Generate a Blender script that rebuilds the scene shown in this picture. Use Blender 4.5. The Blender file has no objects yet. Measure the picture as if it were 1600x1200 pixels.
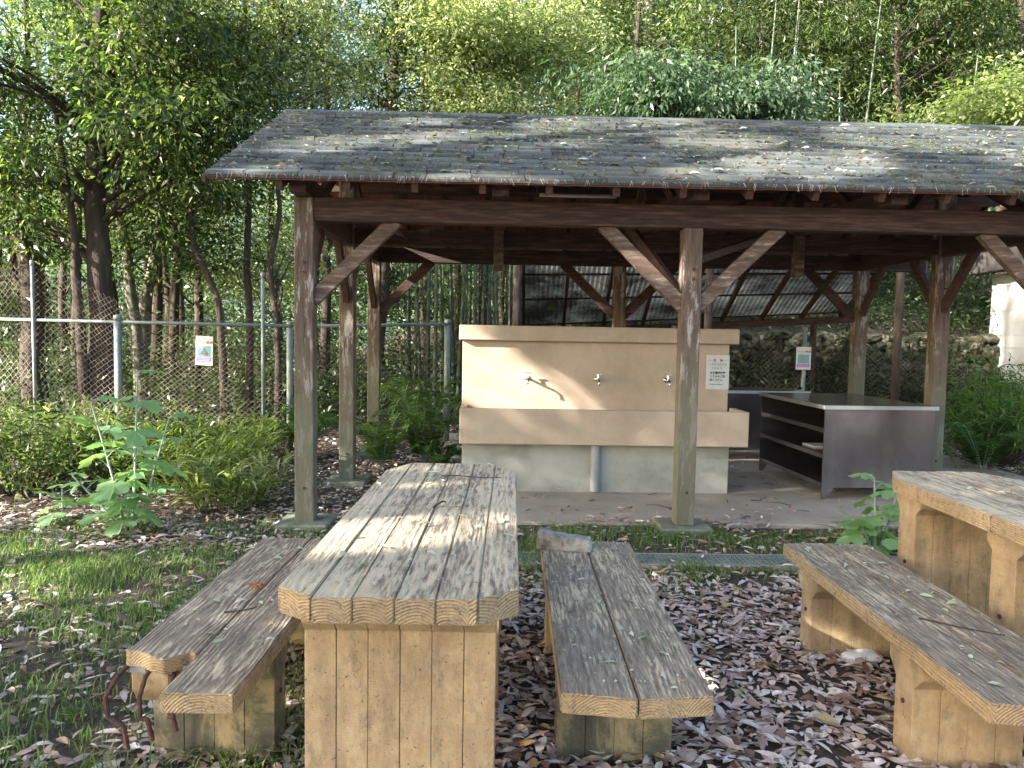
import bpy, bmesh, math, random
import numpy as np
from mathutils import Vector, Matrix, noise as mnoise

random.seed(7); RNG = np.random.default_rng(7)
scene = bpy.context.scene
COL = scene.collection
R_ = math.radians
EYE = Vector((0, 0, 1.45)); FOC = 1202.0
CAMROT = Matrix.Rotation(math.pi/2 - R_(3.8), 3, 'X') @ Matrix.Rotation(0.0165, 3, 'Z')
def at(px, py, Y):                       # point of the place seen at (px, py) of the 1600x1200 photo, Y metres ahead
    d = CAMROT @ Vector(((px-800)/FOC, -(py-600)/FOC, -1)); return EYE + d*(Y/d.y)

# ------------------------------------------------------------------ objects
def tag(o, label=None, cat=None, group=None, kind=None):
    if label: o['label'] = label
    if cat: o['category'] = cat
    if group: o['group'] = group
    if kind: o['kind'] = kind
    return o
def empty(name, loc=(0,0,0), rz=0, label=None, cat=None, group=None):
    o = bpy.data.objects.new(name, None); COL.objects.link(o)
    o.empty_display_size = .2; o.location = loc; o.rotation_euler = (0,0,rz)
    return tag(o, label, cat, group)
def link(name, me, mat, parent=None, smooth=False):
    if mat is not None:
        for m in (mat if isinstance(mat, (list,tuple)) else [mat]): me.materials.append(m)
    if smooth: me.polygons.foreach_set('use_smooth', [True]*len(me.polygons))
    o = bpy.data.objects.new(name, me); COL.objects.link(o)
    if parent: o.parent = parent
    return o
def copy_tree(o, parent=None):
    c = o.copy(); COL.objects.link(c)
    if parent: c.parent = parent
    for ch in o.children: copy_tree(ch, c)
    return c

class MB:
    def __init__(s): s.v=[]; s.f=[]
    def raw(s, vs, fs):
        n=len(s.v); s.v += [tuple(v) for v in vs]; s.f += [tuple(i+n for i in f) for f in fs]; return s
    def box(s, x0,x1,y0,y1,z0,z1):
        return s.raw([(x,y,z) for x in (x0,x1) for y in (y0,y1) for z in (z0,z1)],
            [(0,1,3,2),(4,6,7,5),(0,4,5,1),(2,3,7,6),(0,2,6,4),(1,5,7,3)])
    def bar(s, a, b, w, h, up=(0,0,1)):
        a=Vector(a); b=Vector(b); d=(b-a).normalized(); u=Vector(up)
        if abs(d.dot(u))>.98: u=Vector((0,1,0))
        sd=d.cross(u).normalized(); u=sd.cross(d)
        vs=[p+sd*i*w/2+u*j*h/2 for p in (a,b) for i in (-1,1) for j in (-1,1)]
        return s.raw(vs,[(0,1,3,2),(4,6,7,5),(0,4,5,1),(2,3,7,6),(0,2,6,4),(1,5,7,3)])
    def prism(s, poly, axis, a, b):      # polygon in the two other axes, extruded a..b along axis
        def P(q,t): return {'x':(t,q[0],q[1]),'y':(q[0],t,q[1]),'z':(q[0],q[1],t)}[axis]
        n=len(poly); vs=[P(q,a) for q in poly]+[P(q,b) for q in poly]
        fs=[tuple(range(n))[::-1], tuple(range(n,2*n))]+[(i,(i+1)%n,n+(i+1)%n,n+i) for i in range(n)]
        return s.raw(vs,fs)
    def tube(s, pts, rad, sides=6, cap=True):
        pts=[Vector(p) for p in pts]; n=len(pts)
        if not hasattr(rad,'__len__'): rad=[rad]*n
        vs=[]; prev=None
        for i,p in enumerate(pts):
            d=(pts[min(i+1,n-1)]-pts[max(i-1,0)]).normalized()
            if prev is None:
                u=Vector((1,0,0)) if abs(d.x)<.8 else Vector((0,1,0)); u=(u-d*u.dot(d)).normalized()
            else: u=(prev-d*prev.dot(d)).normalized()
            prev=u; w=d.cross(u)
            for k in range(sides):
                a=2*math.pi*k/sides; vs.append(p+(u*math.cos(a)+w*math.sin(a))*rad[i])
        fs=[(i*sides+k,i*sides+(k+1)%sides,(i+1)*sides+(k+1)%sides,(i+1)*sides+k) for i in range(n-1) for k in range(sides)]
        if cap: fs += [tuple(range(sides))[::-1], tuple(range((n-1)*sides,n*sides))]
        return s.raw(vs,fs)
    def build(s, name, mat, parent=None, bevel=0, smooth=False, jitter=0, seg=1):
        me=bpy.data.meshes.new(name); me.from_pydata(s.v,[],s.f)
        bm=bmesh.new(); bm.from_mesh(me); bmesh.ops.recalc_face_normals(bm,faces=bm.faces)
        if bevel: bmesh.ops.bevel(bm,geom=list(bm.edges),offset=bevel,segments=seg,affect='EDGES',clamp_overlap=True)
        if jitter:
            for v in bm.verts: v.co += Vector(mnoise.noise_vector(v.co*9))*jitter
        bm.to_mesh(me); bm.free()
        return link(name, me, mat, parent, smooth)

def np_mesh(name, V, faces_n, F):        # V (n,3); F flat loops; faces_n verts per face (const)
    me=bpy.data.meshes.new(name); nf=len(F)//faces_n
    me.vertices.add(len(V)); me.vertices.foreach_set('co', np.ascontiguousarray(V,dtype=np.float32).ravel())
    me.loops.add(len(F)); me.loops.foreach_set('vertex_index', np.ascontiguousarray(F,dtype=np.int32))
    me.polygons.add(nf); me.polygons.foreach_set('loop_start', np.arange(0,nf*faces_n,faces_n,dtype=np.int32))
    me.update(calc_edges=True); return me
def nrm(a): return a/np.maximum(np.linalg.norm(a,axis=1,keepdims=True),1e-6)
def leaf_quads(P,D,N,L,W,fold=.25):
    D=nrm(D); S=nrm(np.cross(D,N)); N=np.cross(S,D); L=L[:,None]; W=W[:,None]
    m=P+D*L*.45+N*W*fold
    V=np.stack([P, m+S*W*.5, P+D*L-N*L*.12, m-S*W*.5],1).reshape(-1,3)
    return V, np.arange(len(V))
def leaf_curled(P,D,N,L,W,curl,bend):    # eight-vertex leaf, six faces: triangles doubled as quads-free tris
    D=nrm(D); S=nrm(np.cross(D,N)); N=np.cross(S,D); L=L[:,None]; W=W[:,None]; c=curl[:,None]; b=bend[:,None]
    def st(t,w,side): return P+D*L*t+S*W*.5*w*side+N*(c*W*(abs(side)*w)+b*L*(t*(1-t)*4))
    pts=[P, st(.3,.95,1),st(.3,0,0),st(.3,.95,-1), st(.68,.8,1),st(.68,0,0),st(.68,.8,-1), P+D*L+N*b*L*.3]
    V=np.stack(pts,1).reshape(-1,3)
    tri=np.array([0,2,1, 0,3,2, 1,2,5, 1,5,4, 2,3,6, 2,6,5, 4,5,7, 5,6,7])
    F=(np.arange(len(P))[:,None]*8+tri[None]).ravel(); return V,F

# ------------------------------------------------------------------ materials
def nt(name):
    m=bpy.data.materials.new(name); m.use_nodes=True; t=m.node_tree; t.nodes.clear()
    out=t.nodes.new('ShaderNodeOutputMaterial'); p=t.nodes.new('ShaderNodeBsdfPrincipled'); t.links.new(p.outputs[0],out.inputs[0])
    return m,t,p,out
def N(t,ty,**k):
    n=t.nodes.new(ty)
    for a,v in k.items():
        if a in n.inputs.keys() if hasattr(n.inputs,'keys') else False: n.inputs[a].default_value=v
        else: setattr(n,a,v)
    return n
def coords(t, scale=(1,1,1), kind='Object', rot=(0,0,0)):
    c=t.nodes.new('ShaderNodeTexCoord'); m=t.nodes.new('ShaderNodeMapping'); m.inputs['Scale'].default_value=scale; m.inputs['Rotation'].default_value=rot
    t.links.new(c.outputs[kind],m.inputs[0]); return m.outputs[0]
def noise(t, vec, scale, detail=6, rough=.6, dist=0):
    n=t.nodes.new('ShaderNodeTexNoise'); n.inputs['Scale'].default_value=scale; n.inputs['Detail'].default_value=detail
    n.inputs['Roughness'].default_value=rough; n.inputs['Distortion'].default_value=dist; t.links.new(vec,n.inputs['Vector']); return n.outputs['Fac']
def ramp(t, fac, stops, interp='LINEAR'):
    r=t.nodes.new('ShaderNodeValToRGB'); r.color_ramp.interpolation=interp; e=r.color_ramp.elements
    while len(e)<len(stops): e.new(.5)
    for i,(p,c) in enumerate(stops):
        e[i].position=p; e[i].color=(*c,1) if hasattr(c,'__len__') else (c,c,c,1)
    t.links.new(fac,r.inputs[0]); return r.outputs[0]
def mix(t, fac, a, b, mode='MIX'):
    m=t.nodes.new('ShaderNodeMix'); m.data_type='RGBA'; m.blend_type=mode
    for s,v in ((0,fac),(6,a),(7,b)):
        if hasattr(v,'links') or isinstance(v,bpy.types.NodeSocket): t.links.new(v,m.inputs[s])
        elif s==0: m.inputs[0].default_value=v
        else: m.inputs[s].default_value=(*v,1)
    return m.outputs[2]
def math_(t, op, a, b=0, c=None):
    m=t.nodes.new('ShaderNodeMath'); m.operation=op
    for i,v in enumerate((a,b,c)):
        if v is None: continue
        if isinstance(v,bpy.types.NodeSocket): t.links.new(v,m.inputs[i])
        else: m.inputs[i].default_value=v
    return m.outputs[0]
def bump(t, p, h, strength=.5, dist=.01):
    b=t.nodes.new('ShaderNodeBump'); b.inputs['Strength'].default_value=strength; b.inputs['Distance'].default_value=dist
    t.links.new(h,b.inputs['Height']); t.links.new(b.outputs[0],p.inputs['Normal'])
def island(t): return t.nodes.new('ShaderNodeNewGeometry').outputs['Random Per Island']

def mat_simple(name, stops, scale=4, stretch=(1,1,1), rough=.8, bs=.3, bd=.005, metal=0, detail=8, dist=.3, fine=60):
    m,t,p,o=nt(name); v=coords(t,stretch); n=noise(t,v,scale,detail,.65,dist); t.links.new(ramp(t,n,stops),p.inputs['Base Color'])
    p.inputs['Roughness'].default_value=rough; p.inputs['Metallic'].default_value=metal
    n2=noise(t,v,fine,4,.7); bump(t,p,math_(t,'ADD',n,math_(t,'MULTIPLY',n2,.6)),bs,bd); return m

def mat_leaf(name, cols, trans=.45, rough=.36, spec=.6):
    m,t,p,o=nt(name); r=island(t); v=coords(t); big=noise(t,v,.55,3)
    f=math_(t,'ADD',math_(t,'MULTIPLY',r,.62),math_(t,'MULTIPLY',big,.38))
    n=len(cols); c=ramp(t,f,[(.12+.76*i/(n-1),cc) for i,cc in enumerate(cols)])
    t.links.new(c,p.inputs['Base Color']); p.inputs['Roughness'].default_value=rough; p.inputs['Specular IOR Level'].default_value=spec
    tr=t.nodes.new('ShaderNodeBsdfTranslucent'); t.links.new(mix(t,1.0,c,(1.45,1.65,.72),'MULTIPLY'),tr.inputs[0])
    ms=t.nodes.new('ShaderNodeMixShader'); ms.inputs[0].default_value=trans
    t.links.new(p.outputs[0],ms.inputs[1]); t.links.new(tr.outputs[0],ms.inputs[2]); t.links.new(ms.outputs[0],o.inputs[0]); return m

M={}
M['leaf_dark']=mat_leaf('leaf_dark',[(.010,.022,.010),(.03,.055,.018),(.12,.17,.05)],.4)
M['leaf_mid']=mat_leaf('leaf_mid',[(.012,.026,.012),(.05,.085,.025),(.24,.29,.09)],.5)  # brightest tones raised to paint sun highlights into the foliage
M['leaf_bright']=mat_leaf('leaf_bright',[(.09,.12,.045),(.21,.25,.11),(.42,.45,.25)],.5)
M['leaf_sunlit']=mat_leaf('leaf_sunlit',[(.14,.17,.07),(.33,.36,.18),(.62,.64,.42)],.5)  # sunlight put into the leaf colour so these crowns look sunlit
M['leaf_lime']=mat_leaf('leaf_lime',[(.12,.17,.05),(.21,.26,.08),(.34,.38,.16)],.5)
M['leaf_blue']=mat_leaf('leaf_blue',[(.03,.06,.032),(.075,.125,.065),(.18,.24,.15)],.4)
M['leaf_needle']=mat_leaf('leaf_needle',[(.025,.055,.015),(.05,.09,.02),(.12,.13,.035)],.3)
M['fern']=mat_leaf('fern',[(.05,.11,.02),(.10,.19,.04),(.17,.27,.06)],.45)
M['grass']=mat_leaf('grass_blade',[(.07,.12,.035),(.13,.20,.055),(.27,.32,.13)],.45,.55)
M['poppy']=mat_leaf('poppy_leaf',[(.16,.29,.14),(.22,.37,.18),(.33,.47,.17)],.4,.6)
def mat_litter():
    m,t,p,o=nt('dead_leaf'); r=island(t)
    c=ramp(t,r,[(0,(.13,.065,.04)),(.12,(.27,.15,.10)),(.3,(.40,.28,.23)),(.5,(.50,.39,.34)),(.7,(.58,.49,.44)),(.9,(.72,.67,.61)),(.97,(.44,.26,.12)),(1,(.30,.30,.13))])
    n=noise(t,coords(t),70,3); c=mix(t,ramp(t,n,[(.50,0.),(.75,.6)]),c,(.16,.10,.075)); t.links.new(c,p.inputs['Base Color'])
    p.inputs['Roughness'].default_value=.5; p.inputs['Specular IOR Level'].default_value=.4; return m
M['litter']=mat_litter()
M['litter_pale']=mat_leaf('torn_leaf',[(.36,.33,.26),(.55,.56,.48),(.30,.40,.22),(.62,.64,.56)],.1,.6)
M['roof_leaf']=mat_leaf('bleached_leaf',[(.28,.20,.15),(.45,.44,.40),(.66,.68,.64)],.1,.6)
M['bark']=mat_simple('bark',[(.3,(.025,.018,.013)),(.55,(.07,.05,.035)),(.75,(.14,.12,.08))],5,(3,3,.6),.9,.9,.03)
M['bark_pale']=mat_simple('bark_lichen',[(.3,(.05,.045,.03)),(.5,(.14,.13,.09)),(.68,(.28,.29,.20))],7,(2,2,.9),.9,.8,.02)
M['bamboo']=mat_simple('bamboo_culm',[(.3,(.03,.05,.03)),(.55,(.075,.10,.055)),(.75,(.24,.25,.18))],1.5,(1,1,.6),.45,.1,.003)
def mat_timber(name, base, dark, worn, green, greenz, wornamt):
    m,t,p,o=nt(name); v=coords(t,(14,14,1.2)); g=noise(t,v,3,8,.65,.6); big=noise(t,coords(t),2.2,5)
    c=ramp(t,g,[(.3,dark),(.5,base),(.72,tuple(min(1,x*1.5) for x in base))])
    w=ramp(t,noise(t,coords(t,(7,7,1.3)),2.4,8,.75),[(.58-wornamt,0.),(.61-wornamt*.6,1.)])
    c=mix(t,math_(t,'MULTIPLY',w,.8),c,worn)
    if green:
        z=t.nodes.new('ShaderNodeSeparateXYZ'); tc=t.nodes.new('ShaderNodeTexCoord'); t.links.new(tc.outputs['Object'],z.inputs[0])
        k=math_(t,'ADD',math_(t,'MULTIPLY',big,2.4),z.outputs[2]); gm=ramp(t,math_(t,'MULTIPLY',k,.3),[(greenz*.3,1.),(greenz*.3+.22,0.)])
        c=mix(t,math_(t,'MULTIPLY',gm,.75),c,green)
    t.links.new(c,p.inputs['Base Color']); p.inputs['Roughness'].default_value=.82; bump(t,p,g,.5,.006); return m
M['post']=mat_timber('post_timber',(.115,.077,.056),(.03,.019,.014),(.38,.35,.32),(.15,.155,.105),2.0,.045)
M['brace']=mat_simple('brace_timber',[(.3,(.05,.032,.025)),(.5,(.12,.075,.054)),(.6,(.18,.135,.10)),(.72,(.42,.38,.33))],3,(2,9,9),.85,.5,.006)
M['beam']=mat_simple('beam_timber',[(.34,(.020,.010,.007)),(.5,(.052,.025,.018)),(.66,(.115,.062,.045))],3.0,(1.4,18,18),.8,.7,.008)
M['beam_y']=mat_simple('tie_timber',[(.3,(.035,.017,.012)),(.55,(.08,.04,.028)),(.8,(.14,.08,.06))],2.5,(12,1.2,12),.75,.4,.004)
M['boards']=mat_simple('roof_boards',[(.3,(.14,.05,.035)),(.7,(.28,.12,.09))],3,(12,1.2,1.2),.8,.3,.003)
def mat_shingle():
    m,t,p,o=nt('shingle'); r=island(t); v=coords(t)
    c=ramp(t,r,[(0,(.04,.050,.052)),(.5,(.08,.094,.096)),(1,(.15,.165,.16))])
    n=noise(t,v,3.2,8,.72); c=mix(t,ramp(t,n,[(.5,0.),(.72,.8)]),c,(.17,.19,.13))
    n3=noise(t,v,1.1,6,.7); c=mix(t,ramp(t,n3,[(.50,0.),(.68,.55)]),c,(.24,.22,.17))
    n2=noise(t,v,150,2); c=mix(t,.5,c,ramp(t,n2,[(.3,.35),(.7,.9)]),'MULTIPLY')
    t.links.new(c,p.inputs['Base Color']); p.inputs['Roughness'].default_value=.85; bump(t,p,n2,.5,.004); return m
M['shingle']=mat_shingle()
def mat_fauxwood(name, top, zc=.70, hw=.0525):             # ochre painted concrete cast as planks; rings about the plank's length (Y)
    m,t,p,o=nt(name); tc=t.nodes.new('ShaderNodeTexCoord'); sx=t.nodes.new('ShaderNodeSeparateXYZ'); t.links.new(tc.outputs['Object'],sx.inputs[0])
    r=island(t)
    warp=noise(t,coords(t,(.8,.45,.8)),3.2,3,.5); warp2=noise(t,coords(t,(3,.5,3)),6,3,.6)
    x=math_(t,'ADD',sx.outputs[0],math_(t,'MULTIPLY',math_(t,'SUBTRACT',warp,.5),.03)); 
    x=math_(t,'ADD',x,math_(t,'MULTIPLY',r,.37)); x=math_(t,'WRAP',x,hw,-hw)
    z=math_(t,'ADD',sx.outputs[2],math_(t,'ADD',math_(t,'MULTIPLY',math_(t,'SUBTRACT',warp,.5),.045),math_(t,'MULTIPLY',r,.03)))
    z=math_(t,'SUBTRACT',z,zc)
    rad=math_(t,'SQRT',math_(t,'ADD',math_(t,'MULTIPLY',x,x),math_(t,'MULTIPLY',z,z)))
    rad=math_(t,'ADD',rad,math_(t,'MULTIPLY',warp2,.010))
    ring=math_(t,'ADD',math_(t,'MULTIPLY',math_(t,'SINE',math_(t,'MULTIPLY',rad,760.0)),.5),.5)
    fine=noise(t,coords(t,(1,.10,1)),110,4,.7); mid=noise(t,coords(t,(1,.22,1)),11,9,.8,.2); big=noise(t,coords(t,(1,.5,1)),2.3,4,.6); pore=noise(t,coords(t),95,3,.8)
    och=ramp(t,mid,[(.3,(.33,.225,.12)),(.5,(.45,.32,.175)),(.72,(.55,.42,.26))])
    if top:
        pale=ramp(t,mid,[(.3,(.38,.305,.195)),(.6,(.54,.445,.30))]); dirt=ramp(t,fine,[(.3,(.10,.074,.05)),(.5,(.24,.19,.135)),(.7,(.37,.30,.215))])
        k=math_(t,'ADD',math_(t,'MULTIPLY',mid,.95),math_(t,'MULTIPLY',big,.75)); k=math_(t,'ADD',k,math_(t,'MULTIPLY',math_(t,'SUBTRACT',ring,.5),.13)); k=math_(t,'ADD',k,math_(t,'MULTIPLY',math_(t,'SUBTRACT',fine,.5),.85))
        c=mix(t,ramp(t,k,[(.79-top*.085,0.),(.98-top*.085,1.)]),dirt,pale)
        ns=t.nodes.new('ShaderNodeNewGeometry'); sn=t.nodes.new('ShaderNodeSeparateXYZ'); t.links.new(ns.outputs['True Normal'],sn.inputs[0])
        side=mix(t,math_(t,'MULTIPLY',math_(t,'MULTIPLY',math_(t,'SUBTRACT',1.,ring),noise(t,coords(t),14,4,.7)),.62),och,(.16,.11,.055))
        side=mix(t,ramp(t,math_(t,'ADD',pore,math_(t,'MULTIPLY',mid,.6)),[(.86,0.),(.97,.85)]),side,(.10,.09,.07)); side=mix(t,ramp(t,noise(t,coords(t),26,8,.8),[(.5,0.),(.62,.7)]),side,(.15,.125,.09))
        c=mix(t,ramp(t,sn.outputs[2],[(.5,0.),(.75,1.)]),side,c)
        h=math_(t,'ADD',math_(t,'MULTIPLY',ring,.8),math_(t,'MULTIPLY',fine,1.2)); bump(t,p,h,.7,.004)
    else:
        c=mix(t,math_(t,'MULTIPLY',math_(t,'SUBTRACT',1.,ring),.1),och,(.30,.2,.1))
        st=noise(t,coords(t,(1,1,.25)),6,6,.7); c=mix(t,ramp(t,st,[(.45,0.),(.62,.65)]),c,(.22,.155,.095)); c=mix(t,ramp(t,noise(t,coords(t,(1,1,.5)),13,8,.8),[(.52,0.),(.66,.6)]),c,(.13,.115,.08))
        c=mix(t,ramp(t,pore,[(.62,0.),(.68,.9)]),c,(.06,.045,.035))
        bump(t,p,math_(t,'ADD',fine,math_(t,'MULTIPLY',pore,-1.5)),.4,.003)
    t.links.new(c,p.inputs['Base Color']); p.inputs['Roughness'].default_value=.85; return m
M['top']=mat_fauxwood('weathered_plank_top',1.0); M['top_dark']=mat_fauxwood('grimy_plank_top',-.75,.345,.105); M['leg']=mat_fauxwood('ochre_leg',0)
def mat_grimyleg():
    m,t,p,o=nt('grimy_leg'); n=noise(t,coords(t,(1,1,.5)),5,9,.75,.5); q=noise(t,coords(t),60,4,.8)
    c=ramp(t,n,[(.36,(.055,.055,.04)),(.48,(.13,.115,.075)),(.55,(.30,.23,.12)),(.7,(.46,.35,.19))])
    c=mix(t,ramp(t,noise(t,coords(t),3,5),[(.55,0.),(.7,.6)]),c,(.09,.12,.04))
    t.links.new(c,p.inputs['Base Color']); p.inputs['Roughness'].default_value=.9; bump(t,p,q,.5,.004); return m
M['leg_grimy']=mat_grimyleg()
M['groove']=mat_simple('groove_dirt',[(.3,(.03,.022,.016)),(.7,(.08,.055,.035))],20)
M['rust']=mat_simple('rusty_steel',[(.3,(.035,.018,.016)),(.7,(.12,.05,.035))],40,(1,1,1),.85,.6,.003)
def mat_sink():
    m,t,p,o=nt('buff_render'); n=noise(t,coords(t),1.8,8,.65); c=ramp(t,n,[(.25,(.34,.26,.185)),(.5,(.44,.345,.255)),(.8,(.53,.43,.33))])
    dr=noise(t,coords(t,(1,1,.25)),7,7,.75,.4); c=mix(t,ramp(t,dr,[(.54,0.),(.72,.22)]),c,(.30,.21,.12))
    sp=noise(t,coords(t),34,5,.8); c=mix(t,ramp(t,sp,[(.62,0.),(.72,.6)]),c,(.22,.17,.11))
    gr=noise(t,coords(t),4.5,8,.75); c=mix(t,ramp(t,gr,[(.52,0.),(.68,.5)]),c,(.33,.32,.23))
    t.links.new(c,p.inputs['Base Color']); p.inputs['Roughness'].default_value=.75; bump(t,p,math_(t,'ADD',n,math_(t,'MULTIPLY',noise(t,coords(t),120,4,.7),.5)),.25,.003); return m
M['sink']=mat_sink()
M['basin_base']=mat_simple('stained_concrete',[(.3,(.20,.22,.17)),(.5,(.33,.33,.28)),(.75,(.43,.41,.36))],2.4,(1,1,1),.85,.3,.003)
M['slab']=mat_simple('sandy_concrete',[(.3,(.27,.24,.18)),(.55,(.36,.32,.26)),(.75,(.44,.40,.33))],2.2,(1,1,1),.9,.3,.003,fine=140)
M['footing']=mat_simple('mossy_footing',[(.3,(.07,.09,.05)),(.5,(.17,.18,.13)),(.75,(.33,.32,.27))],6,(1,1,1),.9,.5,.006)
M['block']=mat_simple('broken_concrete',[(.35,(.10,.085,.06)),(.5,(.30,.28,.24)),(.7,(.50,.48,.43))],14,(1,1,1),.9,.7,.006)
M['pipe']=mat_simple('grey_pvc',[(.3,(.24,.25,.26)),(.7,(.32,.33,.34))],6,(1,1,1),.45,.05,.001)
M['galv']=mat_simple('galvanised_pipe',[(.3,(.17,.21,.20)),(.55,(.27,.31,.29)),(.8,(.36,.38,.35))],9,(1,1,1),.55,.2,.002,metal=.35)
M['wire']=mat_simple('chain_wire',[(.40,(.035,.028,.022)),(.52,(.14,.11,.085)),(.66,(.40,.34,.27))],1.6,(1,1,1),.6,.1,.001,metal=.2)
M['chrome']=mat_simple('chrome',[(.3,(.55,.55,.56)),(.7,(.7,.7,.7))],9,(1,1,1),.18,.02,.001,metal=1)
M['steel']=mat_simple('stainless_steel',[(.3,(.22,.20,.215)),(.5,(.32,.30,.32)),(.7,(.46,.44,.46))],2.6,(1,1,.8),.2,.16,.001,metal=.9,fine=30)  # blotchy tones paint in soft reflections, along with some dirt
M['trim']=mat_simple('bright_steel_trim',[(.3,(.55,.55,.58)),(.7,(.7,.7,.73))],8,(1,1,1),.3,.1,.001,metal=.85)
def mat_stone():
    m,t,p,o=nt('field_stone'); r=island(t); n=noise(t,coords(t),9,8,.7)
    c=ramp(t,r,[(0,(.06,.05,.035)),(.5,(.14,.12,.08)),(1,(.34,.30,.22))]); c=mix(t,ramp(t,n,[(.38,0.),(.54,.95)]),c,(.03,.04,.015))
    t.links.new(c,p.inputs['Base Color']); p.inputs['Roughness'].default_value=.9; bump(t,p,n,.7,.02); return m
M['stone']=mat_stone()
M['white_wall']=mat_simple('painted_block',[(.3,(.60,.62,.62)),(.7,(.74,.75,.74))],2,(1,1,1),.8,.15,.002)
M['roof_metal']=mat_simple('eave_sheet',[(.3,(.03,.024,.022)),(.7,(.06,.05,.045))],3)
M['sheet']=None
def mat_sheet():
    m,t,p,o=nt('corrugated_sheet'); n=noise(t,coords(t,(1,1,1)),1.3,8,.75); c=ramp(t,n,[(.42,(.05,.042,.035)),(.55,(.30,.28,.23)),(.72,(.55,.52,.44))])
    t.links.new(c,p.inputs['Base Color']); p.inputs['Roughness'].default_value=.5
    tr=t.nodes.new('ShaderNodeBsdfTranslucent'); t.links.new(c,tr.inputs[0]); ms=t.nodes.new('ShaderNodeMixShader'); ms.inputs[0].default_value=.5
    t.links.new(p.outputs[0],ms.inputs[1]); t.links.new(tr.outputs[0],ms.inputs[2]); t.links.new(ms.outputs[0],o.inputs[0]); return m
M['sheet']=mat_sheet()
def flat(name,c,rough=.6):
    m,t,p,o=nt(name); n=noise(t,coords(t),30,3); t.links.new(ramp(t,n,[(.3,tuple(x*.9 for x in c)),(.7,c)]),p.inputs['Base Color']); p.inputs['Roughness'].default_value=rough; return m
M['paper']=flat('laminated_paper',(.60,.62,.60),.35); M['ink']=flat('black_ink',(.02,.02,.02)); M['ink_grey']=flat('grey_ink',(.17,.17,.17)); M['red']=flat('red_ink',(.55,.04,.05))
M['orange']=flat('orange_ink',(.75,.36,.06)); M['teal']=flat('teal_print',(.16,.45,.46)); M['purple']=flat('purple_print',(.42,.14,.45)); M['pink']=flat('pink_print',(.45,.28,.32)); M['plate']=flat('poster_board',(.62,.64,.60),.4)
M['tube']=flat('fluorescent_tube',(.75,.75,.72),.3)
M['stalk']=flat('grey_green_stalk',(.30,.38,.30))
def mat_ground():
    m,t,p,o=nt('soil'); v=coords(t); n=noise(t,v,2.2,8,.7); n2=noise(t,v,38,6,.75)
    c=ramp(t,n2,[(.3,(.035,.025,.018)),(.5,(.08,.058,.043)),(.7,(.15,.115,.09))]); c=mix(t,ramp(t,n,[(.5,0.),(.65,.6)]),c,(.05,.07,.02))
    t.links.new(c,p.inputs['Base Color']); p.inputs['Roughness'].default_value=.95; bump(t,p,n2,.8,.03); return m
M['ground']=mat_ground()
M['hill']=mat_simple('hillside',[(.3,(.02,.045,.025)),(.5,(.05,.09,.05)),(.7,(.16,.22,.12))],.2)

# ------------------------------------------------------------------ terrain and setting
def sstep(a,b,x): 
    k=min(1,max(0,(x-a)/(b-a))); return k*k*(3-2*k)
def gh(x,y):
    h=0.02*mnoise.noise(Vector((x*.7,y*.7,0)))
    if y>10: h+=sstep(10,14,y)*.25*mnoise.noise(Vector((x*.3,y*.3,3)))
    w=sstep(2.6,3.4,x)*(1-sstep(9.5,12,x)*0)
    h+=w*(sstep(14.15,14.45,y)*1.5)
    if y>14.5: h+=(y-14.5)*(.12+.26*sstep(-3,5,x)) * (sstep(-9,-2,x))
    if y>40: h=h*1.0
    return h
def make_ground():
    xs=np.unique(np.concatenate([np.linspace(-90,-14,16),np.linspace(-14,16,150),np.linspace(16,110,18)]))
    ys=np.unique(np.concatenate([np.linspace(-60,-2,12),np.linspace(-2,13.9,80),np.linspace(13.9,14.6,10),np.linspace(14.6,45,40),np.linspace(45,160,10)]))
    V=[(x,y,min(gh(x,y),16)) for y in ys for x in xs]; nx=len(xs)
    F=[(j*nx+i,j*nx+i+1,(j+1)*nx+i+1,(j+1)*nx+i) for j in range(len(ys)-1) for i in range(nx-1)]
    me=bpy.data.meshes.new('ground'); me.from_pydata(V,[],F); o=link('ground',me,M['ground'],None,True); tag(o,kind='structure')
make_ground()
# far hillside seen through the trees on the left
me=bpy.data.meshes.new('hills'); V=[];F=[]
for j in range(10):
    for i in range(40):
        x=-130+i*6; y=55+j*6; V.append((x,y,j*3.2+3*mnoise.noise(Vector((x*.03,y*.05,1)))-1))
for j in range(9):
    for i in range(39): F.append((j*40+i,j*40+i+1,(j+1)*40+i+1,(j+1)*40+i))
me.from_pydata(V,[],F); tag(link('hills',me,M['hill'],None,True),kind='structure')

# concrete floor under the shelter
SR=.0245; SO=(-1.5,5.59,0)
def sl(x,y,z=0): c,s=math.cos(SR),math.sin(SR); return Vector((SO[0]+x*c-y*s, SO[1]+x*s+y*c, z))
b=MB(); b.box(.75,7.0,.12,5.2,-.2,.025); o=b.build('concrete_floor',M['slab'],None,.01); o.location=SO; o.rotation_euler.z=SR; tag(o,kind='structure')

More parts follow.
